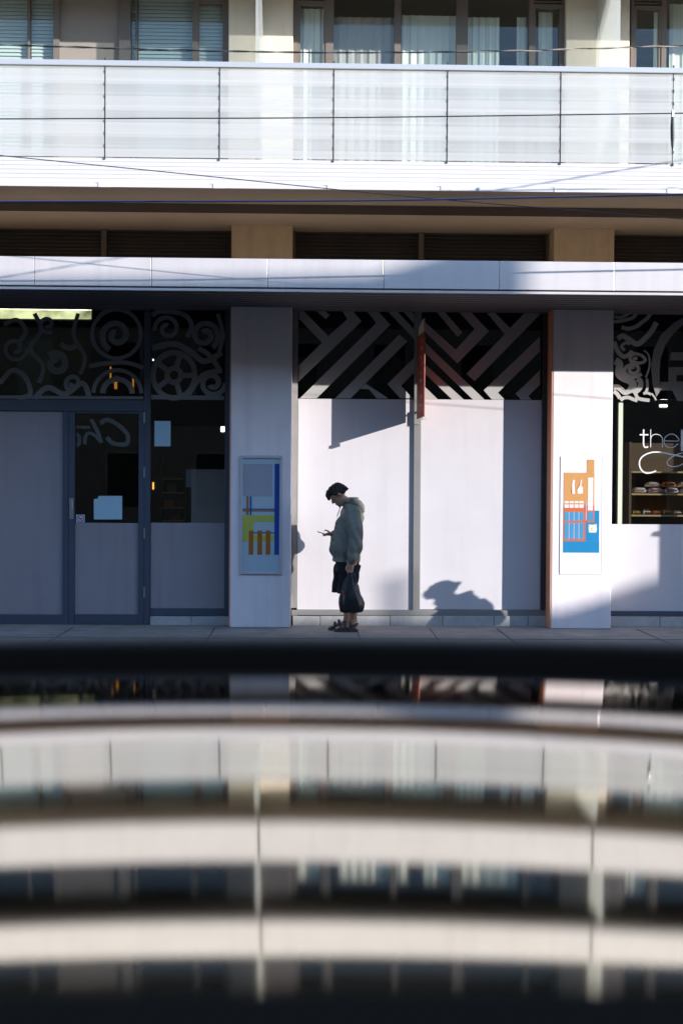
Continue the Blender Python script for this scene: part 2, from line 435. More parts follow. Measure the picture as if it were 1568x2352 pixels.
# floors: slabs, beams
def slab(z, name='floor_slab', mm='soffit', front='slab'):
    s = MB(); s.use(mm); s.box(XL, XR, YB + .03, 20.5, z, z + .20); o = s.build(name, None, B)
    s = MB(); s.box(XL, XR, YB + .05, YC - .003, z + .201, z + .22); s.build('terrace_floor', 'terr', o)
    return o
sl1 = slab(ZSL); 
bm_ = MB(); bm_.use('soffit'); bm_.box(XL, XR, 15.25, 20.4, ZSL - .10, ZSL - .001); bm_.use('beam'); bm_.box(XL, XR, 15.246, 15.2495, ZSL - .10, ZSL - .001)
bm_.build('beam', None, sl1)
sl2 = slab(ZS2, mm='soffit'); sl3 = slab(ZS2 + FH, mm='louvre'); 
ZTOP = ZS2 + 2 * FH
rs = MB(); rs.box(XL, XR, YB - .0, 20.5, ZTOP, ZTOP + .25); rs.build('roof', 'slab', B)
# outer shell
w = MB(); w.box(XL, XR, 20.5, 20.7, 0, ZTOP); w.box(XL - .2, XL, YC, 20.7, 0, ZTOP); w.box(XR, XR + .2, YC, 20.7, 0, ZTOP); w.build('outer_wall', 'stucco', B)
# party walls inside the ground floor, floor and ceiling
iw = MB()
for cx in colx: iw.box(cx - .08, cx + .08, YC + .7, 20.45, .03, ZSOF + .4)
iw.box(XL, XR, 20.3, 20.45, .03, ZSOF + .5)
iw.build('shop_wall', 'inwall', B)
iw = MB(); iw.box(XL, XR, YW + .06, 20.29, ZSOF + .46, ZSOF + .5); iw.build('shop_ceiling', 'inwall', B)
iw = MB(); iw.box(XL, XR, YW + .07, 20.29, .004, .03); iw.build('shop_floor', 'infloor', B)
rw = MB()
for k, z in enumerate((ZSL, ZS2, ZS2 + FH)):
    rw.box(XL, XR, 19.0, 19.1, z + .22, z + FH - .01)
rw.build('room_wall', 'roomwall', B)

# balcony on the first floor
jb = [PX(x, 270, YB) for x in (241, 503, 766, 1025, 1285, 1545)]
sb = (jb[-1] - jb[0]) / 5
bx = [jb[0] + sb * k for k in range(-6, 14)]; bx = [x for x in bx if XL + .2 < x < XR - .2]
zsid = PZ(784, 369, YB)
bal = empty('balcony', (0, 0, 0)); bal.parent = B; bal['label'] = 'long first floor balcony of frosted glass panels'
edges = [XL] + bx + [XR]
for a, b in zip(edges, edges[1:]):
    q = MB(); q.box(a + .008, b - .008, YB, YB + .012, zsid + .012, ZRAIL - .05); q.build('glass_panel', 'balcony', bal)
for x in bx:
    q = MB(); q.box(x - .005, x + .005, YB + .014, YB + .05, ZSL + .10, ZRAIL - .04)
    for k in range(9): q.box(x - .0075, x + .0075, YB - .004, YB + .014, zsid - .015 + k * .125, zsid + k * .125 + .015)
    q.build('post', 'post', bal)
q = MB(); q.box(XL, XR, YB - .02, YB + .06, ZRAIL - .045, ZRAIL + .012); q.build('handrail', 'railmetal', bal, bevel=.006)
q = MB(); z = ZSL + .03
while z < zsid - .01:
    q.prism([(XL, YB + .012, z), (XL, YB + .007, z + .006), (XL, YB + .007, z + .039), (XL, YB + .012, z + .042)], (XR - XL, 0, 0)); z += .043
q.box(XL, XR, YB + .012, YB + .03, ZSL + .002, zsid)
q.build('ribbed_apron', 'siding', bal)
q = MB(); q.box(XL, XR, YB - .012, YB + .028, ZSL - .012, ZSL + .026); 
for x in bx: q.box(x - .06, x + .06, YB - .018, YB - .012, ZSL - .015, ZSL + .045)
q.build('drip_edge', 'siding', bal)

# balcony dividers
for k, x in enumerate(colx):
    for zf in (ZSL, ZS2, ZS2 + FH):
        d = MB(); X = PX(596, 60, 15.4) + SP * (k - 2)
        if k == 3: X = PX(1396, 60, 15.4)
        d.box(X - .022, X + .022, 14.9 if zf == ZSL else YB + .1, YC - .002 - (0 if zf == ZSL else .85), zf + .225, zf + FH - .004); d.build('balcony_divider', 'divider', B)

# solid parapets of the floors above
for zf, pz0, pz1 in ((ZS2, .05, 1.03), (ZS2 + FH, .14, 1.01)):
    e = [XL] + [x + .01 for x in colx] + [XR]
    for a, b in zip(e, e[1:]):
        q = MB(); q.box(a + .012, b - .012, YB, YB + .05, zf + pz0, zf + pz1); q.build('parapet', 'slab', B, bevel=.004)
    q = MB(); q.box(XL, XR, YB + .051, YB + .06, zf + pz0, zf + pz1 - .04); q.build('parapet_backing', 'post', B)
q = MB(); q.box(XL, XR, YB - .01, YB + .3, ZTOP + .255, ZTOP + 1.0); q.build('roof_parapet', 'slab', B)

# upper storey piers and windows
pierL = (PX(525, 60, YC), PX(673, 60, YC)); pierR = (PX(1297, 60, YC), PX(1447, 60, YC))
PW = pierL[1] - pierL[0]; PS = (sum(pierR) - sum(pierL)) / 2
piers = [sum(pierL) / 2 + PS * k for k in range(-2, 4)]
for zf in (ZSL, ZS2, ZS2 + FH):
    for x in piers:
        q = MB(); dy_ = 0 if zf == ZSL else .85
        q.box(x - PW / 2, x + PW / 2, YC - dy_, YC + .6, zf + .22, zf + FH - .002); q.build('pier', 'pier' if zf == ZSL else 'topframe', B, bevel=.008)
YU = YC + .14
SET = .85            # the floors above stand further forward
def window_bay(spec, x0, zf, sx):
    YU = globals()['YU'] - (0 if zf == ZSL else SET)
    """spec: (left, right, kind) in metres from the left of the bay"""
    z0, z1 = zf + .225, zf + FH - .004
    zt = zf + FH - .34
    W = empty('window'); W.parent = B
    fr = MB()
    for a, b, kind in spec:
        xa, xb = x0 + a, x0 + b
        if kind == 'frame': fr.box(xa, xb, YU - .05, YU + .05, z0, z1)
        elif kind == 'thin': fr.box(xa, xb, YU - .02, YU + .02, z0 + .06, z1 - .06)
        elif kind == 'case':
            fr.box(xa, xa + .03, YU - .04, YU + .03, z0, zt); fr.box(xb - .03, xb, YU - .04, YU + .03, z0, zt)
            fr.box(xa, xb, YU - .04, YU + .03, zt, zt + .05); fr.box(xa, xb, YU - .04, YU + .03, z0, z0 + .05)
            zz = zt + .07
            while zz < z1 - .03: fr.box(xa, xb, YU - .03, YU + .03, zz, zz + .018); zz += .04
            fr.box(xa, xb, YU + .03, YU + .035, zt + .05, z1)
        if kind == 'solid':
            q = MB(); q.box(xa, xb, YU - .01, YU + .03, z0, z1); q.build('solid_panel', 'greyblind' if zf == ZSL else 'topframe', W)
        if kind in ('pane', 'case'):
            q = MB(); zz1 = zt if kind == 'case' else z1 - .06
            q.box(xa + (.03 if kind == 'case' else 0), xb - (.03 if kind == 'case' else 0), YU - .004, YU + .004, z0 + .05, zz1); q.build('pane', 'upglass', W)
    tot0 = x0 + spec[0][0]; tot1 = x0 + spec[-1][1]
    fr.box(tot0, tot1, YU - .045, YU + .045, z0, z0 + .05); fr.box(tot0, tot1, YU - .045, YU + .045, z1 - .06, z1)
    fr.build('window_frame', 'upframe' if zf == ZSL else 'topframe', W)
    return W
def pxspec(lst, x0): return [(PX(a, 70, YU) - x0, PX(b, 70, YU) - x0, k) for a, b, k in lst]
xm0 = piers[2] + PW / 2; xr0 = piers[3] + PW / 2; xl0 = piers[1] + PW / 2
mid = pxspec([(672, 684, 'frame'), (684, 748, 'case'), (748, 766, 'frame'), (766, 905, 'pane'), (905, 920, 'frame'), (920, 1047, 'pane'), (1047, 1073, 'frame'), (1073, 1213, 'pane'), (1213, 1222, 'frame'), (1222, 1288, 'case'), (1288, 1302, 'frame')], xm0)
rgt = pxspec([(1446, 1453, 'frame'), (1453, 1516, 'case'), (1516, 1527, 'frame'), (1527, 1640, 'pane'), (1640, 1660, 'frame'), (1660, 1790, 'pane'), (1790, 1815, 'frame'), (1815, 1960, 'pane'), (1960, 2010, 'case'), (2010, 2064, 'frame')], xr0)
lft = pxspec([(-96, -70, 'frame'), (-70, 125, 'pane'), (65, 70, 'thin'), (125, 139, 'frame'), (139, 275, 'solid'), (275, 301, 'frame'), (301, 443, 'pane'), (312, 316, 'thin'), (443, 452, 'frame'), (452, 518, 'case'), (518, 530, 'frame')], xl0)
for zf in (ZSL, ZS2, ZS2 + FH):
    for k in range(-1, 5):
        if zf == ZSL and k == 1: window_bay(mid, xm0, zf, 0)
        elif zf == ZSL and k == 0: window_bay(lft, xl0, zf, 0)
        elif zf == ZSL and k == 2: window_bay(rgt, xr0, zf, 0)
        elif -1 < k < 4 or zf != ZSL: 
            if k < 4: window_bay(mid if k != 0 else lft, xm0 + PS * (k - 1) if k != 0 else xl0, zf, 0)

# curtains and blinds behind the first-floor windows
def curtain(px0, px1, mt, lab, py_top, Y, amp=.03, waves=7, zbot=None, cat='curtain', name='curtain', group=None):
    x0, x1 = PX(px0, 70, Y), PX(px1, 70, Y); zt = PZ((px0 + px1) / 2, py_top, Y); zb = zbot if zbot else ZFL + .02
    n = 60; a = []; ph = random.random() * 6
    for i in range(n + 1):
        t = i / n
        a.append((x0 + (x1 - x0) * t, Y + amp * math.sin(ph + t * waves * 6.283) + .4 * amp * math.sin(ph * 2 + t * waves * 15), 0))
    mbb = MB(); vs = []; 
    for z, s in ((zb, 1.2), ((zb + zt) / 2, 1.0), (zt, .8)):
        vs += [(x, Y + (y - Y) * s, z) for x, y, _ in a]
    back = [(x, y + .006, z) for x, y, z in vs]; N = n + 1; L = len(vs); fs = []
    for r in range(2):
        for i in range(n):
            fs.append((r * N + i, r * N + i + 1, (r + 1) * N + i + 1, (r + 1) * N + i)); fs.append((L + r * N + i + 1, L + r * N + i, L + (r + 1) * N + i, L + (r + 1) * N + i + 1))
    mbb.add(vs + back, fs)
    o = mbb.build(name, mt, smooth=True); origin_to(o, ((x0 + x1) / 2, Y, zb)); tag(o, lab, cat, group); return o
G = 'curtains behind the first floor windows'
curtain(690, 742, 'curtain', 'narrow pale curtain in the casement right of the pier with the thin divider', 20, YU + .05, .008, 3, group=G)
curtain(766, 905, 'curtaindk', 'wide grey beige curtain filling the second pane right of the left pier', 40, YU + .05, .008, 6, group=G)
curtain(922, 1046, 'curtain', 'pale gathered curtain in the middle pane of the central window', 36, YU + .05, .008, 6, group=G)
curtain(1074, 1146, 'curtain', 'short pale curtain drawn to the left of the pane reflecting blue sky', 40, YU + .05, .008, 4, group=G)
curtain(1186, 1208, 'curtain', 'thin strip of curtain at the right of the pane reflecting blue sky', 40, YU + .05, .008, 1.5, group=G)
curtain(1236, 1268, 'curtain', 'thin pale curtain in the casement left of the right pier', 28, YU + .05, .008, 2, group=G)
curtain(1500, 1512, 'curtain', 'narrow curtain edge in the casement right of the right pier', 10, YU + .05, .008, 1, group=G)
curtain(1536, 1640, 'curtain', 'pale curtain at the right edge of the first floor', 10, YU + .05, .008, 4, group=G)
for k, (a, b) in enumerate(((560, 760), (790, 960), (1000, 1230), (1420, 1560))):
    Yc = YU + .05 - SET; zb_u = ZS2 + .24
    o = curtain(a, b, 'curtaindk', ['pale curtain at the left of the second floor, seen only in the car roof', 'pale curtain left of the middle of the second floor, seen only in the car roof', 'pale curtain right of the middle of the second floor, seen only in the car roof', 'pale curtain at the right end of the second floor, seen only in the car roof'][k], 40, Yc, .01, 7)
    o.location.z += FH; o['group'] = 'curtains of the second floor mirrored in the car roof'
def blind(px0, px1, lab):
    x0, x1 = PX(px0, 70, YU), PX(px1, 70, YU); z0, z1 = ZFL + .05, ZS2 - .1; q = MB(); z = z0
    while z < z1: q.prism([(x0, YU + .026, z), (x0, YU + .044, z + .040), (x0, YU + .047, z + .038), (x0, YU + .029, z - .002)], (x1 - x0, 0, 0)); z += .042
    q.box(x0, x1, YU + .026, YU + .06, z1, z1 + .04)
    o = q.build('window_blind', 'blind'); origin_to(o, ((x0 + x1) / 2, YU + .11, z0)); tag(o, lab, 'blind', 'slatted blinds behind the first floor windows')
blind(-68, 62, 'slatted grey green blind in the leftmost first floor pane')
blind(72, 124, 'narrow slatted blind left of the solid grey window panel')
blind(303, 311, 'sliver of slatted blind beside the thin mullion right of the grey panel')
blind(318, 442, 'slatted grey green blind right of the solid grey window panel')
blind(455, 515, 'slatted blind in the casement left of the left pier')

# ------------------------------------------------------------------ ground floor shop fronts
def fbox(mb, px0, py0, px1, py1, Y, d0=.0, d1=.06):
    x0, x1, z0, z1 = rect(px0, py0, px1, py1, Y); mb.box(x0, x1, Y + d0, Y + d1, z0, z1); return mb
def poly(mb, pts, Y, th=.003):
    mb.lay = getattr(mb, 'lay', 0) + 1; Y -= .0003 * mb.lay
    return mb.prism([P(x, y, Y) for x, y in pts], (0, th, 0))
ZT = ZSOF - .003
def front(px0, px1):   # an empty that groups a shop front
    e = empty('shopfront'); e.parent = B; return e
# --- left shop
S1 = front(0, 528); S1['label'] = 'dark blue framed shopfront with door and swirl decals'
f = MB(); Y = YW
fbox(f, -110, 918, 331.8, 944, Y, -.03, .05)                 # transom bar
fbox(f, 146, 944.2, 159, 1434, Y, -.032, .05); fbox(f, 332, 715, 346, 1434, Y, -.03, .05)
x0 = PX(517, 1000, Y); f.box(x0, colL[0] - .002, Y - .03, Y + .05, .0, ZT)
fbox(f, 346, 1397.5, 517, 1414, Y, -.03, .05); fbox(f, -110, 1411, 145.8, 1434, Y, -.03, .05)
f.build('shop_frame', 'frame', S1, bevel=.004)
q = MB(); fbox(q, -110, 712, 332, 918, Y, .0, .008); q.build('transom_pane', 'smoke', S1)
q = MB(); fbox(q, 346, 712, 517, 979, Y, .0, .008); q.build('transom_pane', 'smoke', S1)
q = MB(); fbox(q, -110, 944.5, 145.5, 1410.5, Y, -.005, .006); q.build('frosted_panel', 'film_shaded', S1)
q = MB(); fbox(q, 346.5, 1201, 516.5, 1397, Y, -.005, .006); q.build('frosted_panel', 'film_shaded', S1)
q = MB(); fbox(q, 346.5, 979, 516.5, 1200.7, Y, .0, .006); q.build('shop_pane', 'glass', S1)
D = MB(); fbox(D, 159.5, 946, 173, 1433, Y, -.035, .03); fbox(D, 319, 946, 331.5, 1433, Y, -.035, .03); fbox(D, 173, 1410.5, 319, 1433, Y, -.034, .03); fbox(D, 173, 946, 319, 950, Y, -.034, .03)
D = D.build('door', 'frame', S1, bevel=.003)
q = MB(); fbox(q, 173.2, 1201, 318.8, 1410.3, Y, -.008, .004); q.build('frosted_panel', 'film_shaded', D)
q = MB(); fbox(q, 173.2, 950, 318.8, 1200.7, Y, -.004, .004); q.build('door_pane', 'glass', D)
q = MB(); fbox(q, 161, 1144, 171, 1192, Y, -.042, -.035); fbox(q, 161, 1144, 171, 1158, Y, -.052, -.041); fbox(q, 164, 1186, 169, 1192, Y, -.05, -.041); q.tube([P(166, 1151, Y - .05), P(166, 1151, Y - .08), P(166, 1168, Y - .085)], .008); q.build('handle', 'steel', D)
for y in (960, 1085, 1225, 1360):
    q = MB(); fbox(q, 331, y - 12, 334.5, y + 12, Y, -.045, -.036); q.build('hinge', 'steel', D)
q = MB(); fbox(q, 346, 1415, 440, 1440, Y, -.05, .06); fbox(q, 441, 1415, 528, 1440, Y, -.05, .06); q.build('stone_plinth', 'sill', S1, bevel=.004)

# swirl decals on the left transom
def swirl(mb, cx, cy, r, Y, turns=1.6, w=9, start=0, sgn=1, r1=.25):
    pts = []
    n = int(36 * turns)
    for i in range(n + 1):
        t = i / n; a = start + sgn * t * turns * 6.283; rr = r * (1 - (1 - r1) * t)
        pts.append(P(cx + rr * math.cos(a), cy + rr * math.sin(a), Y))
    mb.ribbon(pts, w / F * Y)
def ring(mb, cx, cy, r, Y, w=9, ry=None, a0=0, a1=6.283):
    n = 40; full = a1 - a0 > 6.2
    pts = [P(cx + r * math.cos(a0 + (a1 - a0) * i / n), cy + (ry or r) * math.sin(a0 + (a1 - a0) * i / n), Y) for i in range(n if full else n + 1)]
    mb.ribbon(pts, w / F * Y, close=full)
def curve(mb, pts, w, Y, n=6):
    s = spline([P(x, y, Y) for x, y in pts], n); mb.ribbon(s, w / F * Y if not hasattr(w, '__len__') else [q / F * Y for q in w])
YD = YW - .004
q = MB()
ring(q, 268, 767, 56, YD, 9); swirl(q, 268, 770, 36, YD, 1.4, 13, 2, 1, .2)
ring(q, 270, 905, 55, YD, 9, a0=3.2, a1=6.25); ring(q, 270, 905, 34, YD, 12, a0=3.2, a1=6.25); curve(q, [(205, 842), (240, 835), (290, 833), (330, 845)], 10, YD)
curve(q, [(0, 880), (30, 850), (60, 868), (70, 905), (40, 915)], 11, YD); swirl(q, 35, 800, 30, YD, 1.3, 9, 0)
swirl(q, 130, 836, 26, YD, 1.2, 15, 4, 1, .3); curve(q, [(80, 915), (110, 890), (150, 905), (190, 880), (205, 912)], 12, YD); curve(q, [(0, 912), (330, 914)], 7, YD)
curve(q, [(80, 720), (95, 760), (70, 800), (100, 840), (90, 880)], 10, YD); curve(q, [(180, 720), (170, 770), (195, 820), (185, 860)], 9, YD)
ring(q, 400, 862, 48, YD, 12, ry=52); ring(q, 400, 862, 16, YD, 12); 
for a in range(5): curve(q, [(400 + 18 * math.cos(a * 1.257), 862 + 18 * math.sin(a * 1.257)), (400 + 44 * math.cos(a * 1.257), 862 + 46 * math.sin(a * 1.257))], 12, YD)
swirl(q, 470, 770, 34, YD, 1.5, 12, 1, -1); swirl(q, 385, 755, 30, YD, 1.3, 10, 3); curve(q, [(350, 800), (400, 790), (440, 810), (470, 830), (510, 810)], 13, YD)
swirl(q, 488, 880, 30, YD, 1.4, 12, 0); curve(q, [(430, 912), (450, 880), (470, 860), (510, 850)], 12, YD); curve(q, [(348, 912), (515, 914)], 10, YD); curve(q, [(500, 720), (512, 770), (500, 820)], 9, YD)
curve(q, [(225, 735), (235, 720), (255, 712)], 9, YD); curve(q, [(10, 745), (40, 735), (60, 760), (45, 785)], 10, YD); swirl(q, 170, 880, 20, YD, 1.2, 10, 2); curve(q, [(350, 725), (370, 715), (420, 722), (440, 745), (430, 775)], 11, YD); curve(q, [(455, 800), (480, 815), (505, 850)], 11, YD); swirl(q, 110, 745, 20, YD, 1.2, 9, 1); curve(q, [(140, 790), (160, 800), (180, 792)], 12, YD)
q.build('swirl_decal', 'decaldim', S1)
# mirrored script lettering seen through the door glass
g = lambda pts: [(143.5 + x / 8.811, 941.4 + y / 8.811) for x, y in pts]
q = MB(); YS = YW + .012
curve(q, g([(815, 290), (805, 240), (870, 205), (960, 210), (1080, 270), (1220, 380), (1315, 500), (1330, 620), (1290, 690), (1150, 700), (1000, 660), (900, 555)]), [7, 8, 9, 9, 9, 10, 11, 11, 10, 11, 12, 8], YS, 6) if False else curve(q, g([(815, 290), (805, 240), (870, 205), (960, 210), (1080, 270), (1220, 380), (1315, 500), (1330, 620), (1290, 690), (1150, 700), (1000, 660), (900, 555)]), 10, YS)
curve(q, g([(585, 190), (650, 310), (730, 480), (785, 660)]), 9, YS); curve(q, g([(775, 640), (690, 545), (590, 480), (510, 480), (465, 560), (455, 700)]), 8, YS)
curve(q, g([(275, 480), (330, 530), (345, 610), (335, 690), (280, 710)]), 8, YS); curve(q, g([(275, 350), (420, 355), (560, 355)]), 7, YS)  # the level bar is a reflection on the glass, drawn as a stroke
q.build('lettering_and_reflection', 'script', D)

# --- middle shop
S2 = front(669, 1262); S2['label'] = 'white panelled shopfront with chevron transom'
f = MB(); x1 = colL[1]
f.box(x1 + .003, PX(683, 1000, Y), Y - .04, Y + .05, .2, ZT); fbox(f, 949, 716, 965, 1401, Y, -.04, .05)
fbox(f, 683, 1400.5, 1262, 1413.5, Y, -.045, .05); fbox(f, 670, 1400.5, 683, 1413.5, Y, -.046, .05)
f.build('shop_frame', 'midframe', S2, bevel=.004)
f = MB(); fbox(f, 1242, 714, 1262.5, 1400, Y, -.04, .05); f.build('shaded_end_post', 'darkframe', S2, bevel=.004)  # same frame in shade, the shade put in as a darker metal colour
q = MB(); fbox(q, 683.3, 711, 948.7, 916.5, Y, .0, .008); q.build('transom_pane', 'smoke', S2)
q = MB(); fbox(q, 965.3, 711, 1241.7, 918, Y, .0, .008); q.build('transom_pane', 'smoke', S2)
q = MB(); fbox(q, 683.3, 916.8, 948.7, 1400, Y, -.006, .006); q.build('white_panel', 'film', S2)
q = MB(); fbox(q, 965.3, 918.3, 1241.7, 1400, Y, -.006, .006); q.build('white_panel', 'film', S2)
q = MB(); xs = [672, 735, 818, 895, 1015, 1132, 1210, 1262]
for a, b in zip(xs, xs[1:]): fbox(q, a + .6, 1414, b - .6, 1441, Y, -.06, .06)
q.build('stone_plinth', 'sill', S2, bevel=.004)
q = MB(); fbox(q, 671, 1414.5, 1262, 1441, Y, -.055, .05); q.build('plinth_mortar', 'asphalt', S2)
# chevron decals
c1 = lambda pts: [(665.9 + x / 5.058, 700.3 + y / 5.058) for x, y in pts]
c2 = lambda pts: [(953.0 + x / 5.058, 700.3 + y / 5.058) for x, y in pts]
q = MB()
for p in ([(105, 62), (150, 62), (432, 352), (372, 440), (105, 160)],
          [(95, 895), (95, 712), (372, 440), (432, 352), (440, 368), (665, 165), (600, 62), (720, 62), (830, 190)],
          [(295, 62), (400, 62), (462, 120), (412, 165)],
          [(115, 1085), (1000, 210), (885, 62), (1010, 62), (1165, 230), (310, 1085)],
          [(525, 1085), (1265, 345), (1360, 425), (702, 1085)],
          [(815, 975), (880, 915), (1140, 1085), (1005, 1085), (915, 978)],
          [(1455, 600), (1130, 920), (1280, 1085), (1420, 1085), (1290, 940), (1455, 765)],
          [(1120, 62), (1230, 62), (1455, 300), (1455, 410)], [(1300, 62), (1400, 62), (1455, 130), (1455, 240)],
          [(1000, 640), (1200, 430), (1330, 300), (1380, 420), (1060, 740)][:0] or [(860, 330), (1040, 330), (1040, 560), (860, 560)][:0] or None):
    if p: poly(q, c1(p), YD)
for p in ([(75, 655), (75, 760), (430, 1100), (565, 1100)], [(75, 915), (75, 1100), (265, 1100)],
          [(75, 400), (75, 520), (670, 1100), (805, 1100)],
          [(75, 165), (75, 275), (490, 680), (855, 305), (640, 75), (500, 75), (690, 280), (470, 520)],
          [(240, 75), (335, 75), (550, 320), (490, 370)],
          [(815, 75), (910, 75), (1100, 268), (1290, 75), (1450, 75), (1450, 110), (690, 885), (595, 800), (1040, 340)],
          [(1445, 370), (1445, 540), (1050, 930), (960, 1020), (1040, 1100), (890, 1100), (795, 992)],
          [(1445, 760), (1445, 930), (1310, 1060), (1350, 1100), (1225, 1100), (1165, 1030)]):
    poly(q, c2(p), YD)
q.build('chevron_decal', 'decal', S2)

# --- right shop
S3 = front(1406, 1700); S3['label'] = 'shopfront with food shelves behind clear glass'
f = MB(); x0 = colR[1] + .003; xe = colx[4] - CW / 2 - .003
xq = PX(1406, 1400, Y)
z0, z1 = PZ(1480, 1415, Y), PZ(1480, 1403, Y)
f.box(x0, xe, Y - .04, Y + .05, z0, z1); f.box(xe - .07, xe, Y - .04, Y + .05, z1, ZT); f.box((x0 + xe) / 2 + .1, (x0 + xe) / 2 + .16, Y - .04, Y + .05, z1, ZT)
f.build('shop_frame', 'frame', S3, bevel=.004)
zb, zc, zd = PZ(1480, 1204, Y), PZ(1480, 917, Y), ZT
q = MB(); q.box(x0, xe - .07, Y, Y + .008, zc, zd); q.build('transom_pane', 'smoke', S3)
q = MB(); q.box(x0, xe - .07, Y, Y + .006, zb, zc - .001); q.build('shop_pane', 'glass', S3)
q = MB(); q.box(x0, xe - .07, Y - .006, Y + .006, z1, zb - .001); q.build('white_panel', 'film', S3)
q = MB(); a = x0
while a < xe: q.box(a, min(a + .62, xe), Y - .06, Y + .06, .0, z0 - .003); a += .626
q.build('stone_plinth', 'sill', S3, bevel=.004)
c3 = lambda pts: [(1377.7 + x / 8.252, 700.3 + y / 8.252) for x, y in pts]
q = MB()
for p, w in (([(260, 220), (400, 230), (560, 150)], 7), ([(250, 320), (420, 300), (620, 240), (690, 140)], 8), ([(400, 420), (520, 450), (680, 410), (800, 320), (900, 240), (960, 140)], 9),
             ([(330, 640), (420, 590), (520, 640), (700, 740), (860, 620), (980, 480), (1060, 330)], 12),
             ([(260, 700), (330, 880), (440, 980), (560, 930), (600, 870)], 10), ([(460, 860), (400, 800), (470, 720), (560, 740)], 7),
             ([(600, 1100), (560, 1010), (640, 930), (780, 960), (850, 1050), (760, 1100), (640, 1080), (640, 1020), (700, 1010)], 7),
             ([(640, 1180), (560, 1200), (560, 1270), (640, 1300), (720, 1240), (700, 1160), (620, 1130), (500, 1170), (450, 1260), (520, 1340), (640, 1370), (780, 1310)], 8),
             ([(280, 1060), (360, 1120), (350, 1300), (430, 1380), (560, 1440), (620, 1520), (560, 1640)], 17),
             ([(700, 1400), (760, 1460), (740, 1580), (620, 1680)], 12), ([(880, 1400), (890, 1560), (850, 1680)], 6),
             ([(820, 860), (900, 930), (930, 1050), (920, 1200), (860, 1380)], 4),
             ([(250, 1560), (330, 1560), (400, 1610), (470, 1660), (590, 1610)], 12),
             ([(250, 1640), (310, 1680), (370, 1770)], 9), ([(380, 1810), (440, 1765), (530, 1755), (620, 1790), (700, 1815)], 8),
             ([(670, 1690), (700, 1760), (780, 1790), (930, 1810)], 8), ([(810, 1680), (890, 1670), (960, 1700)], 6), ([(970, 1680), (1030, 1760), (1050, 1810)], 4)):
    curve(q, c3(p), w, YD)
q.build('scroll_decal', 'decal', S3)
q = MB()
for p in ([(960, 1130), (1010, 850), (1150, 560), (1400, 330), (1567, 250), (1567, 380), (1400, 520), (1230, 760), (1140, 1020), (1120, 1300), (1130, 1640), (1060, 1740), (990, 1500)],
          [(1340, 900), (1600, 900), (1600, 1050), (1310, 1050)], [(1290, 1180), (1600, 1180), (1600, 1330), (1440, 1330), (1440, 1450), (1600, 1450), (1600, 1820), (1460, 1820), (1360, 1620), (1130, 1620), (1140, 1460), (1290, 1460)]):
    poly(q, c3(p), YD)
q.build('emblem_decal', 'decaldim', S3)
# lettering on the glass
c4 = lambda pts: [(1377.7 + x / 8.252, 964.4 + y / 8.252) for x, y in pts]
q = MB()
curve(q, c4([(820, 180), (818, 400), (822, 480), (850, 520), (905, 510)]), 3.4, YD); curve(q, c4([(745, 282), (910, 282)]), 3.2, YD)
curve(q, c4([(952, 180), (952, 520)]), 1.6, YD); curve(q, c4([(952, 360), (985, 295), (1060, 272), (1140, 300), (1175, 370), (1175, 520)]), 1.6, YD)
curve(q, c4([(1208, 398), (1472, 398), (1455, 325), (1400, 280), (1335, 270), (1265, 295), (1218, 350), (1205, 415), (1230, 480), (1290, 520), (1350, 525), (1420, 500), (1460, 450)]), 1.6, YD)
fbox(q, 1562.5, 987, 1600, 1036, YD, 0, .003)
curve(q, c4([(1055, 965), (960, 1000), (860, 1005), (780, 950), (740, 850), (760, 740), (850, 660), (980, 615), (1120, 612), (1260, 635), (1400, 665), (1567, 700)]), 3.2, YD)
curve(q, c4([(1567, 625), (1450, 655), (1330, 720), (1265, 800), (1290, 860), (1380, 885), (1480, 870), (1567, 830)]), 2.0, YD)
q.build('window_lettering', 'letter', S3, label='white "the" lettering with a looping flourish on the shop glass')
# plain shop fronts further along, out of frame
for a, b in ((XL, colx[0]), (colx[0], colx[1]), (colx[4], colx[5]), (colx[5], XR)):
    xa, xb = a + CW / 2 + .003, b - CW / 2 - .003
    if a == colx[0]: xb = PX(-111, 1000, Y)
    if xb - xa < .3: continue
    S4 = front(0, 0)
    q = MB(); q.box(xa, xb, Y - .03, Y + .05, .18, .30); q.box(xa, xb, Y - .03, Y + .05, 2.58, 2.68); q.build('shop_frame', 'frame', S4)
    q = MB(); q.box(xa, xb, Y, Y + .008, 2.68, ZT); q.build('transom_pane', 'smoke', S4)
    q = MB(); q.box(xa, xb, Y - .005, Y + .006, .3, 2.58); q.build('white_panel', 'film', S4)
    q = MB(); q.box(xa, xb, Y - .05, Y + .05, 0, .178); q.build('stone_plinth', 'sill', S4)
reparent(B)

# ------------------------------------------------------------------ posters on the columns
def cmat(name, c, rough=.5): 
    MT[name] = mat(name, c, rough, spec=.3, nscale=5, namt=.05); return name
Pa = thing('wall_poster', P(600, 1319, YC), 'framed abstract poster with blue bar, green block and orange stripes on the shaded column', 'poster')
fa = lambda x: 533.9 + x / 7.191
fb = lambda y: 1021.8 + y / 7.191
def pbox(mb, e, d0, d1, fx, fy): return fbox(mb, fx(e[0]), fy(e[1]), fx(e[2]), fy(e[3]), YC, d0, d1)
q = MB()
for e in ((122, 175, 825, 222), (122, 2100, 825, 2135), (122, 223, 165, 2099), (775, 223, 825, 2099)): pbox(q, e, -.022, -.001, fa, fb)
cmat('poster_frame', (.52, .51, .54)); q.build('frame', 'poster_frame', Pa, bevel=.003)
cmat('poster_ground', (.44, .55, .62)); q = MB(); pbox(q, (165, 222, 775, 2100), -.006, -.001, fa, fb); q.build('sheet', 'poster_ground', Pa)
q = MB()
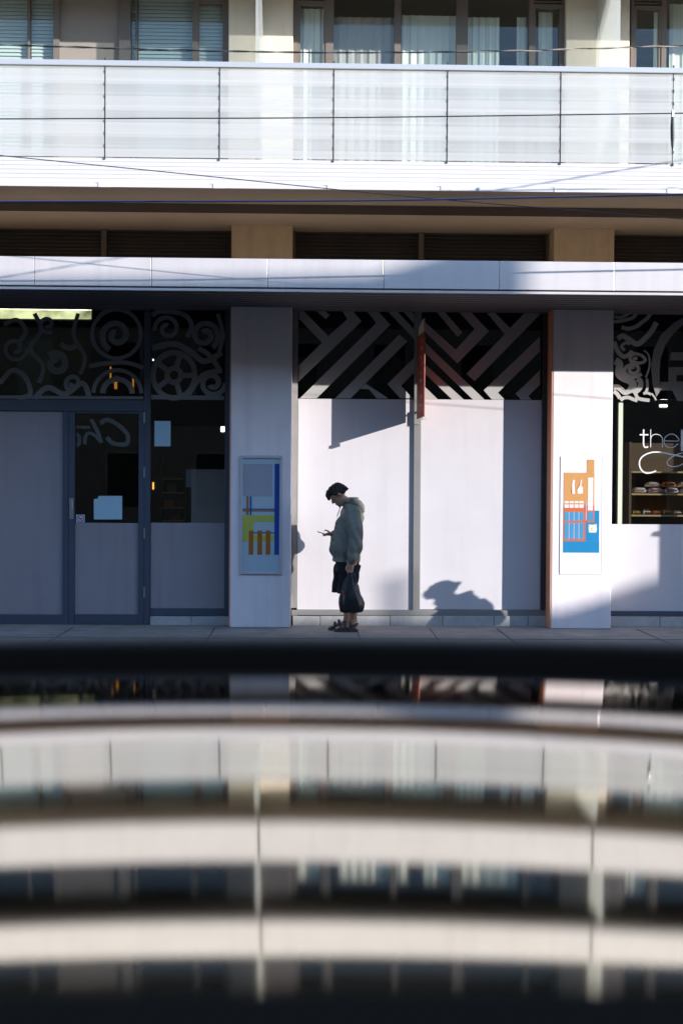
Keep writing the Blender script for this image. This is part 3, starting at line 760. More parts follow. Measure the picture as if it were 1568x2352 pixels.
cmat('poster_mauve', (.36, .38, .45)); cmat('poster_blue', (.015, .075, .33)); cmat('poster_orange', (.42, .145, .02)); cmat('poster_green', (.50, .52, .10))
for e, c, k in (((178, 315, 660, 850), 'poster_mauve', 0), ((693, 312, 772, 1815), 'poster_blue', 0), ((235, 845, 265, 1162), 'poster_orange', 2), ((290, 850, 314, 1162), 'poster_blue', 2),
             ((167, 1054, 692, 1071), 'poster_blue', 1), ((167, 1080, 692, 1101), 'poster_orange', 1), ((167, 1163, 692, 1270), 'poster_green', 0), ((167, 1270, 345, 1595), 'poster_green', 0), ((345.5, 1492, 692, 1595), 'poster_green', 0),
             ((345, 1445, 692, 1463), 'poster_blue', 0), ((270, 1415, 345, 1812), 'poster_orange', 2), ((413, 1415, 490, 1812), 'poster_orange', 2), ((550, 1415, 625, 1812), 'poster_orange', 2)):
    q.use(c); pbox(q, e, -.0085 - .0012 * k, -.0062, fa, fb)
q.build('print', None, Pa)
reparent(Pa)
Pb = thing('wall_poster', P(1336, 1319, YC), 'white framed poster with orange tower, blue grid and small flower on the sunlit column', 'poster')
ga = lambda x: 1234.2 + x / 7.189
cmat('poster_white', (.76, .73, .74)); cmat('poster_sheet', (.78, .74, .755)); cmat('p_orange', (.62, .30, .10)); cmat('p_deep', (.64, .13, .035)); cmat('p_blue', (.012, .22, .45)); cmat('p_cell', (.06, .28, .48)); cmat('p_lilac', (.50, .38, .55)); cmat('p_red', (.6, .07, .03)); cmat('p_flower', (.60, .66, .52)); cmat('p_yellow', (.66, .60, .25))
q = MB()
for e in ((365, 190, 1062, 200), (365, 2135, 1062, 2145), (365, 201, 375, 2134), (1052, 201, 1062, 2134)): pbox(q, e, -.0075, -.001, ga, fb)
q.build('frame', 'poster_white', Pb, bevel=.003)
q = MB(); pbox(q, (376, 201, 1051, 2134), -.005, -.001, ga, fb); q.build('sheet', 'poster_sheet', Pb)
q = MB()
cells = [(437, 507), (520, 588), (602, 668), (682, 752)]
L = [((415, 1590, 1010, 1780), 'p_blue', 0), ((785.5, 1085, 1010, 1589.5), 'p_blue', 0), ((428, 460, 930, 1000), 'p_orange', 1), ((810, 245, 930, 459.5), 'p_orange', 1), ((420, 1000.5, 785, 1590), 'p_deep', 1), ((805, 1000.5, 930, 1282), 'p_deep', 1),
     ((786, 935, 804, 1250), 'p_lilac', 2), ((825, 540, 908, 1082), 'poster_white', 2), ((820, 1105, 912, 1255), 'p_cell', 2)]
for a, b in cells:
    L += [((a, 930, b, 962), 'poster_white', 2), ((a, 985, b, 1040), 'poster_white', 2), ((a, 1105, b, 1255), 'p_cell', 2), ((a, 1285, b, 1555), 'p_cell', 2)]
for a, b in ((507.5, 519.5), (588.5, 601.5), (668.5, 681.5)): L += [((a, 1105, b, 1255), 'p_lilac', 2), ((a, 1285, b, 1555), 'p_lilac', 2)]
for e, c, k in L: q.use(c); pbox(q, e, -.0065 - .0012 * k, -.0052, ga, fb)
def gl(pts, c, k): q.use(c); q.prism([P(ga(x), fb(y), YC - .009 - .001 * k) for x, y in pts], (0, .0008, 0))
gl([(548, 802), (572, 600), (580, 570), (575, 805)], 'p_red', 0); gl([(580, 570), (612, 588), (606, 640), (614, 808), (566, 808), (566, 650)], 'poster_white', 1)
gl([(642, 745), (685, 660), (720, 570), (700, 690), (660, 808)], 'p_red', 0); gl([(732, 565), (716, 690), (742, 688), (742, 805), (656, 808), (650, 745), (694, 668), (708, 585)], 'poster_white', 1)
gl([(838, 1310), (900, 1320), (970, 1305), (976, 1410), (960, 1452), (842, 1450), (832, 1380)], 'p_flower', 0)
gl([(855, 1325), (905, 1340), (955, 1320), (968, 1390), (920, 1430), (860, 1400)], 'poster_white', 1); gl([(880, 1365), (905, 1358), (918, 1385), (895, 1410), (876, 1392)], 'p_yellow', 2)
q.build('print', None, Pb)
reparent(Pb)

# ------------------------------------------------------------------ blade sign on the mullion
xs_ = PX(958, 900, 16.19)
ys0, ys1 = 15.62, 16.18; zs1, zs0 = PZ(972, 740, ys0), PZ(972, 957, ys0)
S = thing('blade_sign', (xs_, ys1, zs0), 'red projecting sign with pale top fixed to the post between white panels', 'sign')
q = MB(); q.box(xs_ - .008, xs_ + .008, ys0, ys1, zs0, zs1 - .10); q.build('sign_board', 'red', S, bevel=.004)
q = MB(); q.prism([(xs_ - .008, ys0 + .02, zs1 - .099), (xs_ - .008, ys1 - .1, zs1 - .099), (xs_ - .008, ys1 - .13, zs1 - .01), (xs_ - .008, ys0 + .04, zs1 + .05)], (.016, 0, 0)); q.build('sign_cap', 'redpale', S)
for k in range(9):
    z = zs1 - .2 - k * .09; w = .10 + .08 * ((k * 7) % 3); q = MB()
    q.box(xs_ - .0105, xs_ - .0083, ys0 + .10 + .04 * (k % 3), ys0 + .10 + .04 * (k % 3) + w * .35, z, z + .022 + .012 * (k % 2))
    q.build('sign_letter', 'redpale', S)
q = MB(); q.tube([(xs_, ys1, zs1 - .16), (xs_, YW - .03, zs1 - .16)], .012); q.tube([(xs_, ys1, zs0 + .08), (xs_, YW - .03, zs0 + .08)], .012); q.box(xs_ - .03, xs_ + .03, YW - .055, YW - .042, zs0 - .06, zs0 + .1); q.build('bracket', 'midframe', S)
q = MB(); q.box(xs_ - .02, xs_ + .02, ys0 - .01, ys0 + .05, zs0 - .035, zs0 - .002); q.build('foot_clip', 'redpale', S)
reparent(S); S.rotation_euler.z = R(3.4)

# ------------------------------------------------------------------ notices on the glass
YN = YW - .014
def notice(px0, py0, px1, py1, lab, name='paper_notice', Y=None, torn=False):
    q = MB(); Yn = Y or YN
    if torn: poly(q, [(px0, py0 + 7), (px0 + 9, py0 + 7), (px0 + 11, py0), (px1, py0), (px1, py1), (px0, py1)], Yn, .002)
    else: fbox(q, px0, py0, px1, py1, Yn, 0, .002)
    o = q.build(name, 'paper'); origin_to(o, P((px0 + px1) / 2, py1, Yn)); return tag(o, lab, 'notice')
notice(355, 967, 392, 1025, 'upright pale blue paper taped high on the glass right of the door')
notice(216, 1139, 281, 1193, 'wide pale blue paper with a torn corner on the door glass', torn=True)
T = thing('no_smoking_sticker', P(185, 1199, YN), 'small square no smoking sticker low on the door glass', 'sticker')
q = MB(); fbox(q, 175, 1182, 195, 1200, YN, 0, .002); q.build('sticker_sheet', 'paper', T)
q = MB(); ring(q, 185, 1191, 7.5, YN - .002, 1.6); curve(q, [(180, 1186), (190, 1196)], 1.8, YN - .002, 3); curve(q, [(181, 1191.5), (189, 1190.5)], 1.4, YN - .0015, 3); q.build('sticker_symbol', 'sticker_red', T)
reparent(T)

# ------------------------------------------------------------------ things inside the shops
MT['ceil_em'] = emit('lit_ceiling_panel', (.78, .80, .42), 2.2, 3.2)
MT['tube_em'] = emit('fluorescent_tube', (.72, .74, .58), .55)
MT['warm_em'] = emit('amber_lamp', (.9, .36, .05), .9)
MT['white_em'] = emit('spot_lamp', (1, .93, .85), 6)
MT['greenwall'] = mat('green_lit_wall', (.10, .11, .075), .8, nscale=2, namt=.4)
def lamp(px0, py0, px1, py1, Y, d, m, name, lab, cat='lamp', housing='darkframe'):
    x0, x1, z0, z1 = rect(px0, py0, px1, py1, Y); c = ((x0 + x1) / 2, Y, z1)
    t = thing(name, c, lab, cat)
    q = MB(); q.box(x0, x1, Y, Y + d, z0, z1); q.build('diffuser', m, t)
    q = MB(); q.box(x0 - .015, x1 + .015, Y + d + .001, Y + d + .04, z0 - .015, z1 + .015); q.build('housing', housing, t)
    reparent(t); return t
lamp(-60, 708, 209, 731, 17.6, .05, 'ceil_em', 'light_panel', 'long greenish lit panel at the top of the left shop window')
q = MB(); fbox(q, -60, 733, 212, 905, 18.0, 0, .05); o = q.build('display_wall', 'greenwall'); origin_to(o, P(80, 905, 18)); tag(o, 'dim green display wall below the lit panel in the left shop', 'display wall')
for i, (x, y0, y1, lab) in enumerate(((266, 865, 893, 'brightest amber hanging lamp behind the left ring decal'), (254, 842, 880, 'dim thin amber lamp left of the brightest amber lamp'), (306, 862, 892, 'amber lamp at the right side of the ring decal'), (352, 1108, 1124, 'small amber lamp just right of the door post'))):
    w = 3 if i == 0 else 1.6
    lamp(x - w, y0, x + w, y1, 17.2, .02, 'warm_em', 'hanging_lamp', lab)
lamp(508, 980, 515, 991, 16.9, .02, 'white_em', 'spot_lamp', 'bright white spot lamp at the upper right of the left shop pane')
lamp(350.5, 824.5, 353, 828, 16.9, .02, 'white_em', 'spot_lamp', 'tiny white spot lamp behind the transom right of the ring decal')
t = thing('display_board', P(478, 1200, 16.9), 'large beige board standing behind the left shop pane', 'board')
q = MB(); fbox(q, 439, 1078, 519, 1230, 16.9, 0, .04); q.build('board_panel', 'board', t)
q = MB(); fbox(q, 427, 1078, 439, 1119, 16.895, 0, .02); q.build('blue_card', 'boardblue', t)
q = MB(); fbox(q, 436, 1120, 439, 1400, 16.9, 0, .04); q.build('board_leg', 'darkframe', t); reparent(t)
def rack(name, px0, px1, shelf_y, Y, lab, wallm='inwall', depth=.4, top=None):
    x0, x1 = PX(px0, 1150, Y), PX(px1, 1150, Y); zs = [PZ((px0 + px1) / 2, y, Y) for y in shelf_y]
    t = thing(name, ((x0 + x1) / 2, Y, .03), lab, 'shelf unit')
    for z in zs:
        q = MB(); q.box(x0, x1, Y, Y + depth, z - .02, z); q.build('shelf', 'shelf', t)
    zt = top or zs[0] + .3
    q = MB(); q.box(x0 - .03, x0 - .001, Y, Y + depth, .03, zt); q.box(x1 + .001, x1 + .03, Y, Y + depth, .03, zt); q.box(x0, x1, Y + depth + .001, Y + depth + .02, .03, zt); q.build('side_panel', wallm, t)
    reparent(t); return x0, x1, zs
MT['rackwood'] = mat('dark_rack_wood', (.16, .10, .055), .6)
rx0, rx1, rz = rack('food_shelf', 1449, 1720, (1083, 1134, 1183, 1240), 16.75, 'wooden food shelf lit by the sun behind the right shop glass', 'rackwood', .42, PZ(1500, 1015, 16.75))
ry = 16.75
pk = ['pack_white', 'pack_orange', 'pack_red', 'pack_brown', 'pack_yellow', 'pack_blue']
for n_, c in zip(pk, ((.66, .66, .70), (.62, .26, .06), (.45, .07, .05), (.22, .10, .05), (.6, .42, .08), (.12, .18, .34))): cmat(n_, c, .35)
def pack(x, z, w, h, c, band, lab, group):
    t = thing('food_pack', (x + w / 2, ry + .08, z), lab, 'food pack', group)
    n = 10; q = MB(); rings = []
    for k in range(7):
        s = (k / 6 - .5) * 2; hh = h * (1 - .55 * abs(s) ** 4); dd = .11 * (1 - .5 * abs(s) ** 4)
        rings.append([(x + w / 2 + s * w / 2, ry + .10 + dd * math.cos(a) * .8, z + hh / 2 + hh / 2 * math.sin(a)) for a in [6.283 * i / n for i in range(n)]])
    q.loft(rings); q.build('wrapper', c, t, smooth=True)
    q = MB(); q.box(x + w * .12, x + w * .20, ry + .004, ry + .03, z + .012, z + h * .85); q.box(x + w * .25, x + w * .82, ry + .004, ry + .03, z + h * .48, z + h * .64); q.build('label_band', band, t)
    reparent(t)
i = 0; x = rx0 + .02; w = .195
while x < rx1 - .2:
    nth = ['first', 'second', 'third', 'fourth', 'fifth', 'sixth', 'seventh'][i]
    pack(x, rz[1] + .001, w * .95, .075, 'pack_white', ['pack_orange', 'pack_red', 'pack_red'][i % 3], f'{nth} white wrapped pack from the left in the bottom row of the stacked packs', 'wrapped packs on the sunlit shelf')
    if i: pack(x - .03, rz[1] + .078, w * .95, .065, ['pack_white', 'pack_white', 'pack_orange', 'pack_white', 'pack_blue'][i % 5], ['pack_red', 'pack_orange'][i % 2], f'{nth} wrapped pack from the left in the upper row of the stacked packs', 'wrapped packs on the sunlit shelf')
    i += 1; x += w
i = 0; x = rx0 + .01; w = .125
while x < rx1 - .15:
    nth = ['first', 'second', 'third', 'fourth', 'fifth', 'sixth', 'seventh', 'eighth', 'ninth', 'tenth'][min(i, 9)]
    pack(x, rz[2] + .001, w * .95, .055 + .01 * (i % 2), ['pack_brown', 'pack_brown', 'pack_orange', 'pack_brown'][i % 4], ['pack_yellow', 'pack_white', 'pack_red'][i % 3], f'{nth} brown bun pack from the left on the shelf below the white packs', 'bun packs on the lower shelf')
    pack(x + .02, rz[3] + .001, w * .95, .16, ['pack_red', 'pack_brown', 'pack_orange', 'pack_red', 'pack_yellow'][i % 5], ['pack_white', 'pack_yellow'][i % 2], f'{nth} dark red pack from the left on the lowest visible shelf', 'packs at the bottom of the right shop glass')
    i += 1; x += w
lamp(1419, 925, 1428, 1300, 16.55, .02, 'tube_em', 'tube_lamp', 'pale vertical tube lamp just right of the sunlit column')
lamp(1515, 930, 1531, 934, 16.9, .02, 'white_em', 'spot_lamp', 'thin white ceiling spot above the lettering in the right shop')
lx0, lx1, lz = rack('goods_shelf', 372, 422, (1098, 1130, 1165, 1195), 18.2, 'dim goods shelf deep in the left shop', 'rackwood', .3)
cmat('card_tan', (.45, .32, .16))
for k, (z, xo, c) in enumerate(((lz[1], .06, 'card_tan'), (lz[2], .02, 'pack_orange'), (lz[2], .15, 'pack_brown'), (lz[3], .10, 'pack_red'))):
    q = MB(); q.box(lx0 + xo, lx0 + xo + .12, 18.24, 18.4, z + .001, z + .09); o = q.build('carton', c, bevel=.004); origin_to(o, (lx0 + xo + .06, 18.3, z))
    tag(o, ['tan carton on the second shelf of the dim goods shelf', 'orange carton at the left of the third dim shelf', 'brown carton at the right of the third dim shelf', 'red carton on the bottom of the dim goods shelf'][k], 'carton', 'cartons on the dim goods shelf')

# ------------------------------------------------------------------ overhead cables and the pole they hang on
YP = 13.3
pole_x = 8.45
def cable(pts, rad, m, lab, name='overhead_cable', twist=None, Y=YP):
    a = []
    for x, y in pts:
        p = P(x, y, Y)
        if twist:                       # this one crosses the street at a slant
            for _ in range(8): p = P(x, y, Y - .26 * (pole_x - p.x))
        a.append(p)
    l = a[0] + (a[0] - a[1]) * ((a[0].x + 12) / (a[1].x - a[0].x)); 
    r = a[-1] + (a[-1] - a[-2]) * ((pole_x - a[-1].x) / (a[-1].x - a[-2].x))
    s = spline([l] + a + [r], 24)
    if twist:
        t = thing(name, s[0], lab, 'cable')
        for j in range(2):
            tw = []; L = 0
            ss = spline([l] + a + [r], 110)
            for i, p in enumerate(ss):
                if i: L += (p - ss[i - 1]).length
                ph = L / .42 * 6.283 + j * 3.1416
                tw.append(p + Vector((0, math.cos(ph), math.sin(ph))) * rad * .95)
            q = MB(); q.tube(tw, rad, 5); q.build('strand', m if j == 0 else 'palecable', t, smooth=True)
        reparent(t); return t
    q = MB(); q.tube(s, rad, 6); o = q.build(name, m, smooth=True); origin_to(o, s[0]); return tag(o, lab, 'cable')
cable([(0, 103), (400, 115), (784, 121), (1180, 117), (1568, 105)], .0042, 'cable', 'twisted dark and pale cable crossing in front of the upper windows', twist=True)
cable([(0, 273), (784, 270), (1568, 260)], .006, 'cable', 'straight dark cable crossing the middle of the frosted balcony')
cable([(0, 357), (430, 400), (860, 444), (1200, 474), (1568, 503)], .0045, 'cable', 'thin cable slanting down from the balcony to the soffit')
cable([(0, 463), (784, 461), (1200, 454), (1568, 447)], .010, 'bluecable', 'thick bluish cable running under the balcony edge')
t = thing('cable_splice', P(1543, 262, YP), 'dark cable splice hanging on the cable at the right edge', 'cable splice')
q = MB(); q.tube([P(1543, y, YP) for y in (262, 272, 290, 315, 335, 346)], [.006, .014, .019, .019, .012, .005], 10); q.build('splice_body', 'cable', t, smooth=True)
q = MB(); q.tube([P(1543, 254, YP), P(1543, 268, YP)], .012, 8); q.build('splice_clip', 'steel', t); reparent(t)
t = thing('utility_pole', (pole_x, YP + .1, 0), 'slender grey metal utility pole on the kerb carrying the overhead cables', 'utility pole')
q = MB(); q.tube([(pole_x, YP + .3, ZR), (pole_x, YP + .3, 4), (pole_x, YP + .3, 7.4)], [.085, .08, .07], 16); q.build('pole', 'polemetal', t, smooth=True)
q = MB(); q.box(pole_x - .04, pole_x + .04, YP - .05, YP + .3, 5.65, 5.75); q.box(pole_x - .04, pole_x + .04, YP - .05, YP + .3, 4.2, 4.3); q.tube([(pole_x, YP + .3, 2.35), (pole_x - .20, YP + .3, 2.36)], .03); q.build('bracket', 'steel', t); reparent(t)

# ------------------------------------------------------------------ the near car, its roof in front of the lens
# The panel is a shallow compound curve: steeper towards the near rail, level near the far one, falling away to both ends.
# Its slope is worked out so that it mirrors the storeys of the facade at the heights seen in the photograph.
KN = [(1500, 2.0, 15.94), (1540, 2.38, 15.94), (1553, 2.516, 15.94), (1597, 2.92, 15.94), (1618, ZCAN0, YF), (1643, ZCAN1, YF), (1673, ZSL, YB), (1707, zsid, YB), (1755, ZRAIL, 15.6), (1818, 6.72, 15.94),
      (1887, ZS2 + .05, YB), (1984, ZS2 + 1.03, YB), (2119, ZS2 + FH + .14, YB), (2200, ZS2 + FH + 1.01, YB), (2320, ZS2 + FH + 2.3, YB)]
BOW = [(1500, 25), (1540, 40), (1630, 85), (1700, 105), (1900, 95), (2000, 92), (2120, 78), (2210, 50), (2330, 40)]
def lerp(tab, v, k=1):
    if v <= tab[0][0]: return tab[0][k]
    for p, q_ in zip(tab, tab[1:]):
        if v <= q_[0]: return p[k] + (q_[k] - p[k]) * (v - p[0]) / (q_[0] - p[0])
    return tab[-1][k]
HZ = 1120.0; RA, RB, NR = .80, 2.04, 620
def column(t):
    u = (707 + F * t - CX) / 1568
    bow = lambda y: lerp(BOW, y) * (u * u + .22 * u)
    y0 = 1540.0; r = 2.0; out = []
    z00 = EYE.z - r * (y0 + bow(y0) - HZ) / F
    while y0 < 2400 and r > RA - .01:
        y = y0 + bow(y0); td = (y - HZ) / F
        z = EYE.z - r * td; e = math.atan2(lerp(KN, y0) - z, lerp(KN, y0, 2) - r); a = (e - math.atan(td)) / 2
        out.append((r, a))
        y1 = y0 + 2 + bow(y0 + 2); dtd = (y1 - y) / F
        r -= r * dtd / (td + math.tan(a)); y0 += 2
    out = out[::-1]; rs_ = [RA + (RB - RA) * i / NR for i in range(NR + 1)]
    al = [lerp(out, q_) for q_ in rs_]; k = 15
    al = [sum(al[max(0, i - k):i + k + 1]) / len(al[max(0, i - k):i + k + 1]) for i in range(NR + 1)]
    h = [0.0]
    for i in range(NR): h.append(h[-1] + math.tan((al[i] + al[i + 1]) / 2) * (RB - RA) / NR)
    i2 = int((2.0 - RA) / (RB - RA) * NR); d = z00 - h[i2]
    return [v + d for v in h]
NT, TM = 60, .30
COLS = [column(-TM + 2 * TM * i / NT) for i in range(NT + 1)]
def hroof(x, r):
    t = max(-TM + 1e-6, min(TM - 1e-6, x / r)); ft = (t + TM) / (2 * TM) * NT; i = int(ft); ft -= i
    fr_ = max(0, min(NR - 1e-6, (r - RA) / (RB - RA) * NR)); j = int(fr_); fr_ -= j
    p = COLS[i][j] * (1 - fr_) + COLS[i][j + 1] * fr_; q_ = COLS[i + 1][j] * (1 - fr_) + COLS[i + 1][j + 1] * fr_
    return p * (1 - ft) + q_ * ft - max(0, abs(x) - .55) ** 2 * .05
C = thing('parked_car', (.15, 1.45, ZR), 'glossy black car with roof rails in the foreground, its roof mirroring the facade', 'car')
XA, XB = -1.15, 1.35
roof = MB(); nx, nr = 110, 260; ra, rb = .85, 2.0
vs = [(XA + (XB - XA) * i / nx, ra + (rb - ra) * j / nr, 0) for j in range(nr + 1) for i in range(nx + 1)]
vs = [(x, r, hroof(x, r)) for x, r, _ in vs]; W1 = nx + 1
roof.add(vs, [(j * W1 + i, j * W1 + i + 1, (j + 1) * W1 + i + 1, (j + 1) * W1 + i) for j in range(nr) for i in range(nx)])
rf_o = roof.build('roof', 'roof', C, smooth=True)
rm = rf_o.data
# body shell: cross sections along X (cabin and lower body)
def section(x):
    """ring of (y,z) for the lower body at length position x"""
    t = (x + 2.05) / 4.4
    end = max(0, abs(t - .5) * 2 - .72) / .28
    yc, hw = 1.45, .86 * (1 - .16 * end * end)
    zt = .86 - .10 * max(0, (x - 1.3)) - .06 * end * end
    zb = .12 + .12 * end
    pts = [(-1, zb + .1), (-1.0, zb + .3), (-.985, .62), (-.93, zt - .03), (-.80, zt), (0, zt + .03), (.80, zt), (.93, zt - .03), (.985, .62), (1.0, zb + .3), (1, zb + .1), (.9, zb), (-.9, zb)]
    return [(x, yc + a * hw, ZR + z + .0) for a, z in pts]
q = MB(); q.loft([section(-2.05 + 4.4 * i / 40) for i in range(41)])
q.build('body', 'carpaint', C, smooth=True)
# cabin glass house
zb_ = ZR + .87
def ringp(x, rx):
    return [(x, .72, zb_), (rx, .84, hroof(rx, .86) - .012), (rx, 2.06, 1.322), (x, 2.18, zb_)]
q = MB()
a = ringp(-1.62, XA - .02); b = ringp(1.95, XB + .02)
ps = [(a[0]), (a[1]), (b[1]), (b[0])]
q.add([a[0], a[1], b[1], b[0], a[3], a[2], b[2], b[3]], [(0, 1, 2, 3), (7, 6, 5, 4), (0, 4, 5, 1), (3, 2, 6, 7)])
q.build('windows', 'tint', C)
# roof ends
q = MB()
for xe_, sgn in ((XA, -1), (XB, 1)):
    rows = []
    for k in range(6):
        rows.append([(xe_ + sgn * .03 * k, ra + (2.06 - ra) * j / 24, hroof(xe_, min(2.0, ra + (2.06 - ra) * j / 24)) - .0005 * k - .004 * k * k * .5) for j in range(25)])
    vs = [p for r_ in rows for p in r_]
    q.add(vs, [(k * 25 + j, k * 25 + j + 1, (k + 1) * 25 + j + 1, (k + 1) * 25 + j) for k in range(5) for j in range(24)])
q.build('roof_edge', 'carpaint', C, smooth=True)
# gutter beyond the mirror panel and the two rails
def rail(y0, y1, ztop, zbot, mm='satin', nm='roof_rail', rx=.012):
    q = MB(); rings = []
    for i in range(41):
        x = XA + .02 + (XB - XA - .04) * i / 40; e = min(1, min(i, 40 - i) / 4); top = zbot + (ztop(x) - zbot) * math.sin(e * 1.5708) ** .6 if e < 1 else ztop(x)
        w = (y1 - y0)
        prof = [(0, zbot), (0, top - rx), (rx * .3, top - rx * .3), (rx, top), (w - rx, top), (w - rx * .3, top - rx * .3), (w, top - rx), (w, zbot)]
        rings.append([(x, y0 + a, z) for a, z in prof])
    q.loft(rings); return q.build(nm, mm, C, smooth=False, bevel=0)
rail(2.13, 2.20, lambda x: 1.3665 - .020 * x * x, 1.25)
rail(.74, .868, lambda x: 1.2905 - .02 * x * x, 1.22, 'rubbertrim', rx=.006)
q = MB(); q.box(XA, XB, 2.002, 2.128, 1.24, 1.300); q.build('gutter', 'satin', C)
# wheels, lamps, doors, mirrors
for wx in (-1.32, 1.42):
    for wy in (.70, 2.20):
        q = MB(); s = 1 if wy > 1.45 else -1
        prof = [(.0, .20), (.0, .30), (.03, .315), (.17, .315), (.20, .30), (.20, .20)]
        rings = [[(wx + r_ * math.cos(a), wy - s * (.1 - d), ZR + .315 + r_ * math.sin(a)) for a in [6.283 * k / 28 for k in range(28)]] for d, r_ in prof]
        q.loft(rings, False); wo = q.build('wheel', 'rubber', C, smooth=True)
        q = MB(); yy_ = wy + s * .085
        q.loft([[(wx + r_ * math.cos(a), yy_ + s * d, ZR + .315 + r_ * math.sin(a)) for a in [6.283 * k / 28 for k in range(28)]] for r_, d in ((.205, 0), (.19, .012), (.17, -.01))], False)
        for k in range(5):
            a = 6.283 * k / 5; q.tube([(wx, yy_, ZR + .315), (wx + .18 * math.cos(a), yy_, ZR + .315 + .18 * math.sin(a))], [.03, .02], 6)
        q.build('rim', 'alloy', wo, smooth=True)
for sy in (-1, 1):
    q = MB(); q.ell((2.22, 1.45 + sy * .58, ZR + .66), (.09, .16, .06)); q.build('headlight', 'lampglass', C, smooth=True)
    q = MB(); q.ell((-1.98, 1.45 + sy * .62, ZR + .72), (.07, .13, .07)); q.build('taillight', 'lampred', C, smooth=True)
    q = MB(); yy_ = 1.45 + sy * .875
    for xd in (-1.0, .05, 1.05): q.box(xd - .004, xd + .004, yy_ - .012, yy_ + .004, ZR + .25, ZR + .80)
    dd = q.build('door_seam', 'satin', C)
    for xd in (-.75, .3):
        q = MB(); q.tube([(xd, yy_ + sy * .0, ZR + .72), (xd + .03, yy_ + sy * .03, ZR + .72), (xd + .15, yy_ + sy * .03, ZR + .72), (xd + .18, yy_, ZR + .72)], .012); q.build('door_handle', 'carpaint', C, smooth=True)
    q = MB(); q.ell((1.25, 1.45 + sy * .98, ZR + .93), (.07, .10, .065)); q.tube([(1.25, 1.45 + sy * .80, ZR + .87), (1.25, 1.45 + sy * .95, ZR + .91)], .02); q.build('wing_mirror', 'carpaint', C, smooth=True)
reparent(C)

